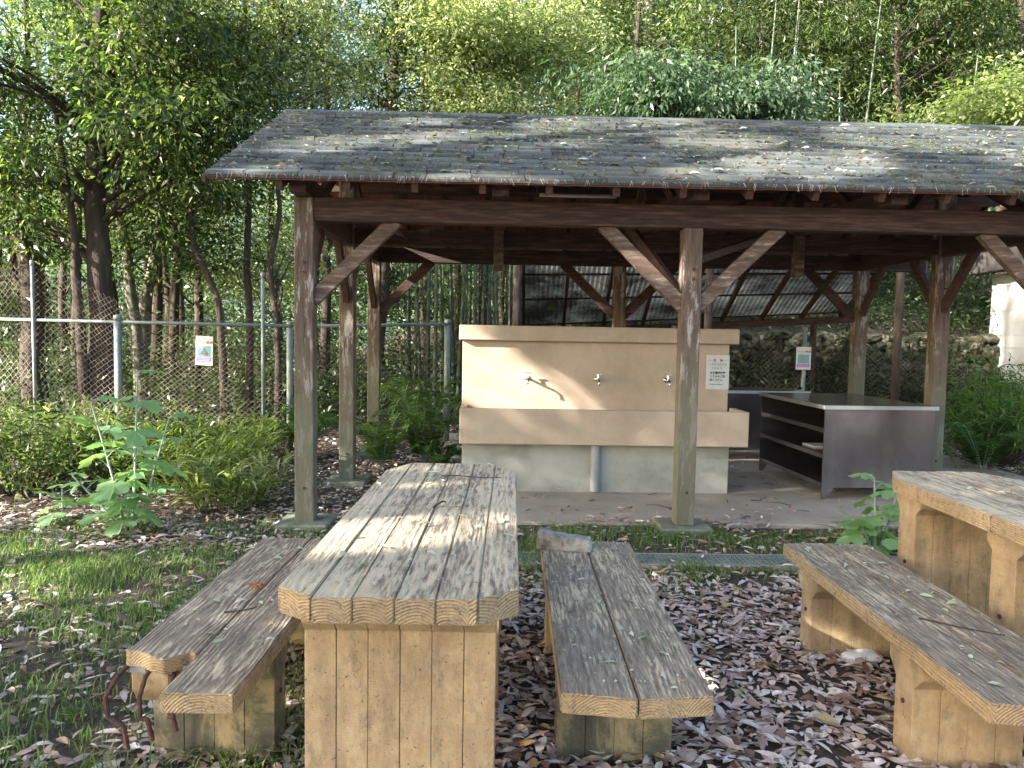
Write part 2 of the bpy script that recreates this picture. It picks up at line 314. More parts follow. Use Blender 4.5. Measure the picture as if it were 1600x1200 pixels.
# ------------------------------------------------------------------ picnic tables and benches
def planks(root,name,x0,x1,y0,y1,z0,z1,n,mat,ch=0,ends=None,gap=.004):
    b=MB(); w=(x1-x0)/n; rnd=random.Random(int(x0*100+y0*10+77))
    for i in range(n):
        a=x0+i*w+gap/2; c=x0+(i+1)*w-gap/2; dz=rnd.uniform(-.002,.002); e0=y0+rnd.uniform(-.003,.003); e1=y1+rnd.uniform(-.003,.003)
        if ends: e0=ends[i]
        poly=[(a,e0),(c,e0),(c,e1),(a,e1)]
        if ch and i==0: poly=[(a,e0+ch),(c,e0),(c,e1),(a,e1-ch)]
        if ch and i==n-1: poly=[(a,e0),(c,e0+ch),(c,e1-ch),(a,e1)]
        b.prism(poly,'z',z0,z1+dz)
    return b.build(name,mat,root,.005,False,.0015,2)
def leg(root,x0,x1,yc,th,ztop,n,mat,fl=.05,hc=.07):
    b=MB(); w=(x1-x0)/n; h=th/2
    for i in range(n):
        a=x0+i*w+.0004+.0008*(i%2); c=x0+(i+1)*w-.0006
        b.prism([(yc-h,-.1),(yc+h,-.1),(yc+h,ztop-hc-fl),(yc+h+fl,ztop-hc),(yc+h+fl,ztop),(yc-h-fl,ztop),(yc-h-fl,ztop-hc),(yc-h,ztop-hc-fl)],'x',a,c)
    o=b.build('leg',mat,root,.0018)
    k=MB(); k.box(x0+.01,x1-.01,yc-h+.006,yc+h-.006,-.08,ztop-.02); k.build('leg_core',M['groove'],o)
    for s in (0,1):
        m=MB(); m.tube([(x0-.003+s*(x1-x0+.006)-.004+.008*(1-s),yc,ztop*.55),(x0-.003+s*(x1-x0+.006)+.003*(1 if s else -1),yc,ztop*.55)],.009,8); m.build('bolt',M['rust'],o)
    return o
def table(x0,x1,y0,y1,label,legs,mat):
    r=empty('picnic_table',((x0+x1)/2,(y0+y1)/2,0),0,label,'table','concrete picnic tables cast to look like timber')
    dx,dy=r.location.x,r.location.y; ym=2.92-dy
    planks(r,'tabletop',x0-dx,x1-dx,y0-dy,ym-.0015,.715,.78,6,mat,0,None)
    return r,dx,dy,ym
def halftop(r,name,x0,x1,y0,y1,mat,chn,chf):
    b=MB(); n=6; w=(x1-x0)/n; rnd=random.Random(int(x0*99+y0*31))
    for i in range(n):
        a=x0+i*w+.0008; c=x0+(i+1)*w-.0008; ca=.075
        pa=[a,c]; 
        n0=y0+(ca if (chn and i==0) else 0); n1=y0+(ca if (chn and i==n-1) else 0)
        cf=.22; f0=y1-(cf if (chf and i==0) else 0); f1=y1-(cf if (chf and i==n-1) else 0)
        b.prism([(a,n0),(c,n1),(c,f1),(a,f0)],'z',.712,.78+rnd.uniform(-.002,.002))
    return b.build(name,mat,r,.0035,False,.0015,2)
def make_table(x0,x1,label):
    y0,y1=1.89,3.90
    r=empty('picnic_table',((x0+x1)/2,(y0+y1)/2,0),0,label,'table','concrete picnic tables cast to look like timber')
    X,Yc=r.location.x,r.location.y
    halftop(r,'tabletop',x0-X,x1-X,y0-Yc,2.917-Yc,M['top'],True,False)
    halftop(r,'tabletop',x0-X,x1-X,2.921-Yc,y1-Yc,M['top'],False,True)
    k=MB(); k.box(x0-X+.02,x1-X-.02,y0-Yc+.09,y1-Yc-.235,.717,.765); k.build('top_core',M['groove'],r)
    for yy in (2.13,2.9,3.62): leg(r,x0-X+.045,x1-X-.06,yy-Yc,.15,.711,6,M['leg'],.035,.045)
    return r
make_table(-.602,.028,'ochre concrete picnic table with worn plank pattern, standing in front of the wash sink')
make_table(1.85,2.48,'ochre concrete picnic table at the right, beside the leafy plume poppy sprout')
BG='concrete plank benches beside the picnic tables'
def make_bench(x0,x1,y0,y1,label,ends=None,nb=2,legmat=None,topmat=None,legs=(2.585,3.47)):
    r=empty('bench',((x0+x1)/2,(y0+y1)/2,0),0,label,'bench',BG); X,Yc=r.location.x,r.location.y
    planks(r,'seat',x0-X,x1-X,y0-Yc,y1-Yc,.372,.43,nb,topmat or M['top_dark'],.03 if not ends else 0,ends and [e-Yc for e in ends],.006)
    for yy in legs: leg(r,x0-X+.02,x1-X-.03,yy-Yc,.12,.371,4,legmat or M['leg_grimy'],.05,.05)
    return r
make_bench(.150,.592,2.09,3.75,'grimy plank bench right of the nearer picnic table, a concrete block on its far end')
make_bench(1.352,1.785,2.07,3.78,'worn plank bench at lower right in front of the second table',legmat=M['leg'])
# the broken bench: the left plank has lost its end, reinforcing bars hang out
bb=empty('bench',(-.97,2.9,0),0,'broken plank bench left of the table, its end crumbled and rusty bars hanging out','bench',BG)
planks(bb,'seat',-.003,.213,2.08-2.9,3.71-2.9,.372,.43,1,M['top_dark'],0,None,.006)
k=MB(); rr=random.Random(3); pts=[]
n=9
for i in range(n):
    x=-.232+i*(.232-.006)/(n-1); pts.append((x, 2.335-2.9+.05*math.sin(i*1.1)*.5+rr.uniform(-.012,.012)+(.03 if i in(0,) else 0)))
k.prism(pts+[(-.006,3.71-2.9),(-.232,3.71-2.9)],'z',.378,.43); k.build('seat',M['top_dark'],bb,.004,False,.002)
# crumbled core under the broken edge
k=MB(); 
for i in range(26):
    x=-.21+rr.random()*.2; y=2.36-2.9+rr.random()*.03; s=.012+rr.random()*.014
    k.box(x-s,x+s,y-s*.8,y+s,.362-s*.3+rr.random()*.03,.372+s*.7)
k.build('crumbled_edge',M['basin_base'],bb,.005,False,.006)
for yy in (2.585,3.47): leg(bb,-.225,.185,yy-2.9,.12,.371,4,M['leg_grimy'],.05,.05)
k=MB(); k.prism([(2.40-2.9,.25),(2.52-2.9,.25),(2.52-2.9,.365),(2.37-2.9,.365),(2.37-2.9,.30)],'x',-.222,-.10); k.build('corbel',M['leg'],bb,.006)
for xs_,dn,sw in ((-.225,.22,-.03),(-.15,.19,.0),(-.075,.16,.02)):
    k=MB(); P=[(xs_,2.38-2.9,.385),(xs_-.004+sw*.4,2.325-2.9,.365),(xs_-.012+sw,2.30-2.9,.31),(xs_-.006+sw*.8,2.29-2.9,.25),(xs_+.02,2.285-2.9,.39-dn*.75),(xs_+.035,2.28-2.9,.375-dn)]
    Q=[]
    for i in range(len(P)-1):
        for s in range(5):
            a=Vector(P[i]).lerp(Vector(P[i+1]),s/5); Q.append(a)
    Q.append(Vector(P[-1])); k.tube(Q,[.0068+(.0014 if i%2 else 0) for i in range(len(Q))],7); k.build('reinforcing_bar',M['rust'],bb)
# block on the bench
k=MB(); k.prism([(-.13,0),(.13,0),(.12,.055),(.02,.062),(-.125,.085)],'y',-.045,.045)
o=k.build('concrete_block',M['block'],None,.004,False,.004); o.location=(.262,3.60,.431); o.rotation_euler.z=-.18; tag(o,'broken wedge of grey concrete lying on the far end of a bench','block')
# pale stone by the bench leg
bm=bmesh.new(); bmesh.ops.create_icosphere(bm,subdivisions=3,radius=1)
for v in bm.verts: v.co=Vector((v.co.x*.085,v.co.y*.05,v.co.z*.035))*(1+.35*mnoise.noise(v.co*1.3+Vector((4,1,2))))
me=bpy.data.meshes.new('stone'); bm.to_mesh(me); bm.free(); o=link('stone',me,M['white_wall']); o.location=(1.58,3.35,.03); tag(o,'pale white stone among dead leaves under the right bench','stone')

# ------------------------------------------------------------------ shelter
sh=empty('timber_shelter',SO,SR,'open timber shelter with brown posts and a shingled gable roof covered in leaves','shelter')
BX=(0,2.79,5.58); BY=(0,1.6,3.2); BT=2.39; BB=2.225; PW=.068
for ix,x in enumerate(BX):
    for iy,y in enumerate(BY):
        if ix==1 and iy==1: continue
        z1=BB if iy!=1 else 3.17
        if ix==0 and iy==0: z1=BT
        k=MB(); k.box(x-PW,x+PW,y-PW,y+PW,.05,z1-.001); p=k.build('post',M['post'],sh,.006,False,.002)
        for zz in (1.93,1.86,.3):
            m=MB(); m.tube([(x+.005,y-PW-.001,zz),(x+.005,y-PW-.012,zz)],.011,8); m.build('bolt',M['rust'],p)
        if y<3 or ix!=1:
            k=MB(); s=.19; k.prism([(x-s,y-s),(x+s,y-s),(x+s,y+s),(x-s,y+s)],'z',-.1,.055); k.build('footing',M['footing'],sh,.012,False,.006)
# long beams
for y,za,zb in ((0,BB,BT),(3.2,BB,BT)):
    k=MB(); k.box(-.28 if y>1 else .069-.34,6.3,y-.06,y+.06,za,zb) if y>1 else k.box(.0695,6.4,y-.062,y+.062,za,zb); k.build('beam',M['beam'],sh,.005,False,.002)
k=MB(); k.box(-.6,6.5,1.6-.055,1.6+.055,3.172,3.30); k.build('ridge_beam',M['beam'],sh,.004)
# tie beams across, ends showing over the front beam
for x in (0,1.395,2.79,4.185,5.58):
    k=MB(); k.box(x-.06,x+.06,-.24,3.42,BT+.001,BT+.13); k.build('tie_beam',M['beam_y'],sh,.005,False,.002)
    if x in(1.395,2.79,4.185):
        k=MB(); k.box(x-.045,x+.045,1.6-.045,1.6+.045,BT+.131,3.171); k.build('king_post',M['beam'],sh,.004)
    for s in (-1,1):
        k=MB(); k.bar((x,1.6+s*1.05,BT+.13),(x,1.6+s*.05,3.05),.05,.09); k.build('rafter_strut',M['beam_y'],sh)
for x in (1.395,4.185):
    k=MB(); k.box(x-.045,x+.045,1.50,1.59,2.02,BT-.001); k.build('hanging_strut',M['brace'],sh,.004)
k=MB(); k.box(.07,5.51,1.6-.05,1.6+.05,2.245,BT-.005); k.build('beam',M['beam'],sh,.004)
# purlins just inside the eaves
SLP=.4835; ZR=3.445; YE=-.46
def zr(y): return ZR-abs(y-1.6)*SLP
for y in (0,3.2,.8,2.4):
    big=y in(0,3.2); zt=zr(y)-.125
    k=MB(); k.box(-.57,6.6,y-.045,y+.045,(BT+.131 if big else zt-.08),zt); k.build('purlin',M['beam'],sh,.003)
# braces
def brace(a,b,w=.05,h=.10,up=(0,0,1),m='brace'):
    k=MB(); k.bar(a,b,w,h,up); k.build('brace',M[m],sh,.004,False,.002)
RZ=.60
for x,y in ((0,0),(2.79,0),(5.58,0),(0,3.2),(2.79,3.2),(5.58,3.2)):
    for s in (-1,1):
        if (x==0 and s<0) or (x==5.58 and s>0): continue
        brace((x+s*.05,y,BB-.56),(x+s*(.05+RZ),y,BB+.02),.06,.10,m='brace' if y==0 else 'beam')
for x in (0,5.58):
    for y,s in ((0,1),(1.6,-1),(1.6,1),(3.2,-1)):
        brace((x,y+s*.05,BT-.66),(x,y+s*(.05+.56),BT-.02),.055,.09,(0,0,1),'beam_y')
    k=MB()
    for y0_,y1_ in ((.07,1.53),(1.67,3.13)): k.box(x-.05,x+.05,y0_,y1_,BB-.001,BT-.004)
    k.build('side_beam',M['beam_y'],sh,.003)
# knee braces inside, slanting under the ties of the middle frame
brace((2.74,.09,1.75),(2.42,.75,BT),.05,.08,m='beam_y')
brace((2.83,.09,2.0),(3.9,1.5,BT),.05,.06,m='beam_y')
# rafters and boards
XL,XRt=-.555,6.62
for s in (-1,1):
    k=MB(); x=XL+.46
    while x<XRt:
        ye=1.6+s*1.96; 
        k.bar((x,1.6+s*.03,zr(1.6)-.078),(x,ye,zr(ye)-.078),.045,.075); x+=.455
    k.build('rafters',M['beam_y'],sh)
roofs=[]
for s in (-1,1):
    ye=1.6+s*2.0; t0=.038; k=MB()
    k.prism([(1.6,ZR-t0),(ye,zr(ye)-t0),(ye,zr(ye)-.012),(1.6,ZR-.012)],'x',XL,XRt); o=k.build('roof_slope',M['boards'],sh); roofs.append(o)
    # shingles
    n=15; LEN=2.0; rows=MB(); rnd=random.Random(5+s)
    for i in range(n):
        yb=LEN*(i+1)/n+.01; ya=LEN*i/n-.03; x=XL-.012-rnd.random()*.3
        while x<XRt+.01:
            w=rnd.choice((.22,.30,.33,.36)); a=max(x,XL-.012)+.003; c=min(x+w,XRt+.012)-.003; x+=w
            if c-a<.03: continue
            dy=rnd.uniform(-.008,.010); lift=rnd.uniform(.012,.024)+(rnd.random()<.08)*.012
            A=(1.6+s*ya); B=(1.6+s*(yb+dy)); za=ZR-max(ya,0)*SLP-.010; zb=ZR-(yb+dy)*SLP+lift-.004
            if ya<0: A=1.6; 
            rows.raw([(a,A,za),(c,A,za),(c,B,zb+rnd.uniform(-.002,.002)),(a,B,zb),(a,B,zb-lift-.004),(c,B,zb-lift-.004)],[(0,1,2,3),(3,2,5,4),(0,3,4),(1,5,2)])
    me=bpy.data.meshes.new('shingles'); me.from_pydata(rows.v,[],rows.f); link('shingles',me,M['shingle'],o)
k=MB()
x=XL-.015
while x<XRt:
    w=.30; zt=ZR+.012+random.uniform(0,.006)
    k.raw([(x,1.6-.10,zt-.047),(x+w,1.6-.10,zt-.047),(x+w,1.6,zt),(x,1.6,zt),(x+w,1.6+.1,zt-.047),(x,1.6+.1,zt-.047),(x,1.6-.1,zt-.06),(x+w,1.6-.1,zt-.06)],[(0,1,2,3),(3,2,4,5),(6,7,1,0)]); x+=.285
k.build('ridge_cap',M['shingle'],sh)
for s in (-1,1):
    ye=1.6+s*2.003; k=MB(); k.box(XL-.005,XRt+.005,min(ye,ye+s*.012),max(ye,ye+s*.012),zr(ye)-.030,zr(ye)-.012); k.build('eave_board',M['roof_metal'],sh,.002)
for xx in (XL-.033,XRt+.013):
    k=MB()
    for s in (-1,1):
        ye=1.6+s*2.0; k.prism([(1.6,ZR-.10),(ye,zr(ye)-.06),(ye,zr(ye)-.012),(1.6,ZR-.012)],'x',xx,xx+.022)
    k.build('barge_board',M['beam_y'],sh)
# fluorescent batten light on the front of a tie
lf=empty('batten_light',sl(2.0,.45,2.53),SR,'white fluorescent batten light hung under the shelter roof','light')
k=MB(); k.box(-.32,.32,-.03,.03,.01,.055); k.build('housing',M['roof_metal'],lf,.004)
k=MB(); k.tube([(-.30,-.012,-.006),(.30,-.012,-.006)],.014,10); k.build('lamp_tube',M['tube'],lf,0,True)
k=MB()
for xx in (-.2,.2): k.box(xx-.008,xx+.008,-.008,.008,.055,.36)
k.build('hanger',M['roof_metal'],lf)

# ------------------------------------------------------------------ wash sink
sk=empty('wash_sink',(-.457,6.72,.025),SR,'long buff concrete wash sink with three taps, standing under the shelter','sink')
W=2.565
k=MB(); k.box(.02,W-.13,.13,.60,-.05,.442); k.build('pedestal',M['basin_base'],sk,.006,False,.002)
k=MB(); k.box(0,W,0,.055,.443,.757); k.box(0,.06,.055,.40,.443,.757); k.box(W-.06,W,.055,.40,.443,.757); k.box(.06,W-.06,.055,.40,.443,.52); k.build('trough',M['sink'],sk,.006)
k=MB(); k.box(.005,W-.075,.401,.54,.443,1.352); k.build('back_wall',M['sink'],sk,.004)
k=MB(); k.box(-.025,W-.005,.33,.58,1.353,1.492); k.build('cap',M['sink'],sk,.008)
k=MB(); k.tube([(1.215,.085,.02),(1.215,.085,.44)],.042,20,True); d=k.build('drain_pipe',M['pipe'],sk,0,False)
k=MB(); k.tube([(1.215,.085,.19),(1.215,.085,.25)],.046,20,True); k.build('pipe_coupling',M['pipe'],d)
for xx in (.607,1.257,1.905):
    tp=empty('tap',(0,0,0)); tp.parent=sk; tp.location=(xx,.401,1.01)
    k=MB(); k.tube([(0,.0,0),(0,-.008,0)],.024,14); k.tube([(0,0,0),(0,-.06,0),(0,-.095,.002)],[.011,.013,.012],10); k.build('tap_body',M['chrome'],tp,0,True)
    k=MB(); k.tube([(0,-.085,.0),(0,-.12,.004),(0,-.145,-.008),(0,-.152,-.035),(0,-.152,-.05)],[.010,.010,.0095,.009,.010],10); k.build('spout',M['chrome'],tp,0,True)
    k=MB(); k.tube([(0,-.07,.0),(0,-.07,.045)],[.014,.007],10); k.bar((-.035,-.07,.05),(.035,-.07,.05),.014,.010); k.build('tap_handle',M['chrome'],tp)

def text_mesh(s, size, mat, parent, loc, name='lettering', rx=math.pi/2, align='CENTER', bold=0):
    cu=bpy.data.curves.new('t','FONT'); cu.body=s; cu.size=size; cu.align_x=align; cu.extrude=.0006; cu.offset=bold
    ob=bpy.data.objects.new('t',cu); COL.objects.link(ob); dg=bpy.context.evaluated_depsgraph_get()
    me=bpy.data.meshes.new_from_object(ob.evaluated_get(dg)); bpy.data.objects.remove(ob)
    me.materials.clear(); o=link(name,me,mat,parent); o.location=loc; o.rotation_euler=(rx,0,0); return o
sg=empty('notice_sign',sl(3.535,1.535,1.115),SR,'white laminated notice with red and black Japanese text on the sink wall','sign')
sgp=sg.location
sg.location=Vector((-.457,6.72,0))+Vector((math.cos(SR)*2.385-math.sin(SR)*.3995, math.sin(SR)*2.385+math.cos(SR)*.3995, 1.115))
k=MB(); k.box(-.108,.108,-.003,0,-.16,.16); k.build('panel',M['paper'],sg)
text_mesh('注　意',.032,M['red'],sg,(0,-.004,.10),bold=.0007)
k=MB(); k.box(-.085,-.055,-.0045,-.003,.110,.1125); k.box(.055,.085,-.0045,-.003,.110,.1125); k.build('dash',M['ink_grey'],sg)
text_mesh('この水は井戸水',.0245,M['ink_grey'],sg,(0,-.004,.066))
text_mesh('ですので、',.0245,M['ink_grey'],sg,(-.0,-.004,.028))
text_mesh('必ず煮沸消毒',.0235,M['ink'],sg,(0,-.004,-.014),bold=.0009)
text_mesh('してからご利',.0235,M['ink'],sg,(0,-.004,-.047),bold=.0007)
text_mesh('用ください。',.0235,M['ink'],sg,(-.004,-.004,-.080),bold=.0007)
k=MB(); rr=random.Random(2)
x=-.075
while x<.055: w=rr.uniform(.004,.011); k.box(x,x+w,-.0045,-.003,-.118,-.110+rr.uniform(-.002,.002)); x+=w+.003
k.build('small_print',M['ink_grey'],sg)

# snake warning posters on the fence
def poster(loc,rz,label,s=1.0,tilt=0):
    r=empty('warning_poster',loc,rz,label,'poster','pit viper warning posters tied to the fence'); r.rotation_euler=(0,tilt,rz); r.scale=(s,s,s)
    k=MB(); k.box(-.115,.115,-.004,0,-.175,.175); k.build('board',M['plate'],r,.001)
    k=MB(); k.box(-.088,.088,-.0055,-.0042,-.075,.06); k.build('picture_field',M['teal'],r)
    k=MB(); k.box(-.095,.095,-.0055,-.0042,-.135,-.082); k.build('colour_band',M['purple'],r)
    text_mesh('マムシに',.040,M['orange'],r,(-.025,-.006,.085),bold=.0016)
    text_mesh('注意',.040,M['red'],r,(.072,-.006,.085),bold=.0016)
    k=MB(); P=[]
    for i in range(46):
        a=i*.42; q=.048*(1-i/75); P.append((q*math.cos(a),-.009,-.040+q*.42*math.sin(a)+i*.0009))
    P+= [(-.01,-.009,.012),(.012,-.009,.026),(-.008,-.009,.036),(-.03,-.009,.034)]
    k.tube(P,[.006]*46+[.006,.007,.009,.004],6); k.build('snake_drawing',M['pink'],r)
    k=MB(); rr=random.Random(1)
    for j in range(2):
        x=-.08
        while x<.07: w=rr.uniform(.008,.02); k.box(x,x+w,-.0065,-.0055,-.103-j*.02,-.095-j*.02); x+=w+.006
    k.build('small_print',M['plate'],r); return r

# ------------------------------------------------------------------ stainless tables
def steel_table(loc,rz,w,l,h,label,shelves=True):
    r=empty('steel_table',loc,rz,label,'steel table','stainless steel worktables under the shelter')
    k=MB(); k.box(-.01,w+.01,-.012,l+.012,h-.035,h); k.build('tabletop',M['steel'],r,.003)
    k=MB(); k.box(-.022,w+.022,-.026,-.013,h-.034,h+.001); k.build('edge_trim',M['trim'],r,.002)
    k=MB(); k.box(-.022,-.011,-.0125,l+.012,h-.034,h+.001); k.build('edge_trim',M['trim'],r,.002)
    k=MB()
    for y in (.0,l-.02):
        k=MB(); k.prism([(.0,.0),(.035,.0),(.11,.105),(w-.11,.105),(w-.035,.0),(w,.0),(w,h-.036),(0,h-.036)],'y',y,y+.018); k.build('end_panel',M['steel'],r)
    k=MB(); k.box(w-.012,w,.019,l-.021,.12,h-.037); k.build('back_panel',M['steel'],r)
    for z in (.12,.37,.60) if shelves else (.4,):
        k=MB(); k.box(.02 if z<.2 else .05,w-.013,.019,l-.021,z,z+.02); k.box(.012 if z<.2 else .045,.02 if z<.2 else .05,.019,l-.021,z-.02,z+.02); k.build('shelf',M['steel'],r)
    return r
steel_table((2.752,6.72,.026),.065,1.0,1.45,.835,'big stainless steel worktable with open shelves, right of the sink')
steel_table((2.15,8.9,.026),.03,1.3,.55,.80,'low stainless counter partly hidden behind the sink wall',False)
k=MB(); k.box(-.2,.2,-.12,.12,0,.012); o=k.build('tray',M['white_wall'],None,.003); o.location=(3.05,7.35,.417); o.rotation_euler.z=.1; tag(o,'pale flat tray lying on the shelf of the steel worktable','tray')

# ------------------------------------------------------------------ drain grating
dr=empty('drain_grating',(0,0,0),0,'galvanised steel drain grating in the grass along the shelter floor','drain')
dr.location=(1.2,4.82,.022); dr.rotation_euler.z=.02
k=MB(); k.box(-1.35,1.35,-.105,-.095,-.03,.012); k.box(-1.35,1.35,.095,.105,-.03,.012)
for i in range(4): k.box(-1.35,1.35,-.06+i*.04-.002,-.06+i*.04+.002,-.02,.010)
k.build('frame',M['galv'],dr)
k=MB(); x=-1.34
while x<1.34: k.box(x,x+.005,-.094,.094,-.018,.008); x+=.03
k.build('bars',M['galv'],dr)
k=MB(); k.box(-1.36,1.36,-.13,-.106,-.05,.008); k.box(-1.36,1.36,.106,.13,-.05,.008); k.build('gutter_edge',M['slab'],dr)

# ------------------------------------------------------------------ chain-link fences
def chain(root,a,b,z0,top,cell=.088,rad=.0027,seed=1,bulge=.0):
    a=Vector(a); b=Vector(b); L=(b-a).length; d=(b-a)/L; nrm_=Vector((-d.y,d.x,0)); nx=int(L/cell*2); nz=int((max(top(0),top(.5),top(1),top(.3))-z0)/cell*2)+2
    Vv=[];
    def P(i,j):
        u=i*cell/2; t=u/L; tz=top(t); zz=z0+(j*cell/2)*(tz-z0)/(nz*cell/2)
        q=mnoise.noise_vector(Vector((u*1.3,zz*1.3,seed))); p=a+d*u+nrm_*(q.x*.07*bulge+.006*(1 if (i//1)%2 else -1)); return (p.x+d.x*q.y*.03*bulge,p.y+d.y*q.y*.03*bulge,zz+q.z*.03*bulge)
    A=[];B=[]
    for j in range(nz):
        for i in range(nx):
            if (i+j)%2==0:
                p=P(i,j)
                if i>0: A.append(p); B.append(P(i-1,j+1))
                if i<nx-1: A.append(p); B.append(P(i+1,j+1))
    A=np.array(A);B=np.array(B); D=nrm(B-A); S=nrm(np.cross(D,np.array([[nrm_.x,nrm_.y,.01]]))); U=np.cross(S,D)
    ring=[]
    for E in (A,B):
        for k_ in range(3):
            an=2*math.pi*k_/3; ring.append(E+(S*math.cos(an)+U*math.sin(an))*rad)
    V=np.stack(ring,1).reshape(-1,3); q=np.array([0,1,4,3, 1,2,5,4, 2,0,3,5]); F=(np.arange(len(A))[:,None]*6+q[None]).ravel()
    me=np_mesh('wire_mesh',V,4,F); return link('wire_mesh',me,M['wire'],root)
def fpost(root,x,y,z0,z1,r,cap=True):
    k=MB(); k.tube([(x,y,z0),(x,y,z1)],r,12)
    if cap: k.tube([(x,y,z1-.06),(x,y,z1),(x,y,z1+.012)],[r+.004,r+.004,r*.6],12)
    return k.build('post',M['galv'],root,0,True)
fl=empty('chain_link_fence',(0,0,0),0,'rusty sagging chain link fence with galvanised rail along the left wood','fence')
FA=(-8.3,10.25,0); FB=(-2.62,9.05,0)
chain(fl,FA,FB,.0,lambda t:1.50+ (.68 if t<.46 else max(.0,.68-.62*abs(math.sin((t-.46)*5.2))) if t<.98 else .5)*1.0,seed=2,bulge=1)
def onf(px):  # fence point below a given column of the photo
    k_=(px-800)/FOC; t=(k_*FA[1]-FA[0])/((FB[0]-FA[0])-k_*(FB[1]-FA[1])); return FA[0]+t*(FB[0]-FA[0]),FA[1]+t*(FB[1]-FA[1])
k=MB(); k.tube([(FA[0],FA[1]-.03,1.53),(FB[0],FB[1]-.03,1.49)],.021,10); k.build('rail',M['galv'],fl,0,True)
x,y=onf(187); fpost(fl,x,y-.05,0,1.58,.045)
x,y=onf(-60); fpost(fl,x,y-.05,0,1.58,.045)
for px,tp in ((57,2.25),(413,2.1)):
    x,y=onf(px); fpost(fl,x,y-.06,-.02,tp,.022); 
fpost(fl,FB[0],FB[1],0,1.53,.038); fpost(fl,FB[0]+.12,FB[1]+.1,0,1.5,.03)
fr=empty('chain_link_fence',(0,0,0),0,'chain link fence section running back from the corner behind the left posts','fence')
chain(fr,(FB[0]+.14,FB[1]+.12,0),(-.85,10.0,0),0,lambda t:1.48,seed=4,bulge=.6)
k=MB(); k.tube([(FB[0]+.14,FB[1]+.12,1.49),(-.85,10.0,1.55)],.021,10); k.build('rail',M['galv'],fr,0,True)
fpost(fr,-.85,10.02,0,1.6,.04)
fb=empty('chain_link_fence',(0,0,0),0,'chain link fence in front of the stone wall, behind the steel worktable','fence')
chain(fb,(2.2,12.4,0),(8.2,12.7,0),0,lambda t:1.25+.2*math.sin(t*5),seed=6,bulge=1)
for xx in (2.6,4.72,6.9): fpost(fb,xx,12.46,0,1.6,.035)
x,y=onf(319); p=at(319,548,y-.06); poster((p.x,y-.055,p.z),-.2,'poster with orange and red Japanese heading wired to the left fence',1.0,.03)
p=at(1258,560,12.36); poster((p.x-.02,12.38,p.z),.02,'faded teal and pink poster on the fence behind the worktable, half hidden by a post',1.05)

# ------------------------------------------------------------------ stone wall
sw=[];b_rnd=random.Random(11); bm=bmesh.new()
zrow=0.0; row=0
while zrow<1.5:
    hh=b_rnd.uniform(.10,.21); x=3.0+b_rnd.random()*.1
    while x<9.6:
        w=b_rnd.uniform(.11,.34)
        ret=bmesh.ops.create_icosphere(bm,subdivisions=2,radius=1)
        off=Vector((b_rnd.random()*9,b_rnd.random()*9,b_rnd.random()*9)); tl=b_rnd.uniform(-.35,.35); c_,s_=math.cos(tl),math.sin(tl)
        cx,cy,cz=x+w/2,14.0+.09*zrow+b_rnd.uniform(-.05,.04),zrow+hh/2+b_rnd.uniform(-.03,.03)
        for v in ret['verts']:
            q=v.co.copy(); m_=max(abs(q.x),abs(q.y),abs(q.z)); q=q/m_*.5+q*.5; q*=1+.55*mnoise.noise(q*1.1+off); q=Vector((round(q.x*3.2)/3.2*.5+q.x*.5,q.y,round(q.z*2.6)/2.6*.5+q.z*.5))
            X_,Z_=q.x*w*.60,q.z*hh*.62; v.co=Vector((cx+X_*c_-Z_*s_,cy+q.y*.16,cz+X_*s_+Z_*c_))
        x+=w
    zrow+=hh*.95; row+=1
me=bpy.data.meshes.new('stone_wall'); bm.to_mesh(me); bm.free(); o=link('stone_wall',me,M['stone']); tag(o,'dry stone retaining wall of mossy sunlit boulders behind the shelter','wall')

# ------------------------------------------------------------------ lean-to with corrugated sheets
ln=empty('lean_to',(0,0,0),0,'lean-to with a corrugated sheet roof on rough poles behind the sink','lean-to')
c00=at(806,372,10.6); c10=at(1420,385,10.6); c01=at(808,514,13.3); c11=at(1322,492,13.3)
c00.z=c00.z; 
def lp(u,v,dz=0): 
    a=c00.lerp(c10,u); b_=c01.lerp(c11,u); p=a.lerp(b_,v); p.z+=dz; return p
NU=620;NV=6; V=[];
for j in range(NV+1):
    for i in range(NU+1):
        u=i/NU; V.append(lp(u,j/NV,.045+.009*math.sin(u*5.6/.076*2*math.pi)+.01*math.sin(j*1.3+u*4)))
V=np.array([tuple(v) for v in V]); idx=np.arange((NU+1)*(NV+1)).reshape(NV+1,NU+1)
F=np.stack([idx[:-1,:-1],idx[:-1,1:],idx[1:,1:],idx[1:,:-1]],-1).reshape(-1)
link('corrugated_sheet',np_mesh('corrugated_sheet',V,4,F),M['sheet'],ln,True)
for i in range(9):
    u=.02+i*.12; k=MB(); k.bar(lp(u,0,-.03),lp(u,1,-.03),.045,.085); k.build('rafter',M['beam_y'],ln)
for v_ in (.08,.36,.64,.97):
    k=MB(); k.bar(lp(0,v_,.018),lp(1,v_,.018),.05,.03); k.build('batten',M['beam'],ln)
k=MB(); k.bar(lp(-.02,.98,-.10),lp(1.01,.98,-.10),.09,.12); k.build('eave_beam',M['beam'],ln)
k=MB(); k.bar(lp(-.02,.04,-.12),lp(1.01,.04,-.12),.09,.12); k.build('eave_beam',M['beam'],ln)
for (u,v_) in ((.005,.98),(.90,.98),(.005,.04),(.99,.04),(.5,.04),(.45,.98)):
    p=lp(u,v_,-.16); k=MB(); k.tube([(p.x,p.y,-.1),(p.x,p.y,p.z)],.055,10); k.build('pole',M['bark'],ln,0,True)
p=lp(-.02,.5); k=MB(); a=lp(-.015,.2,-.0); b_=lp(-.015,1,-.0)
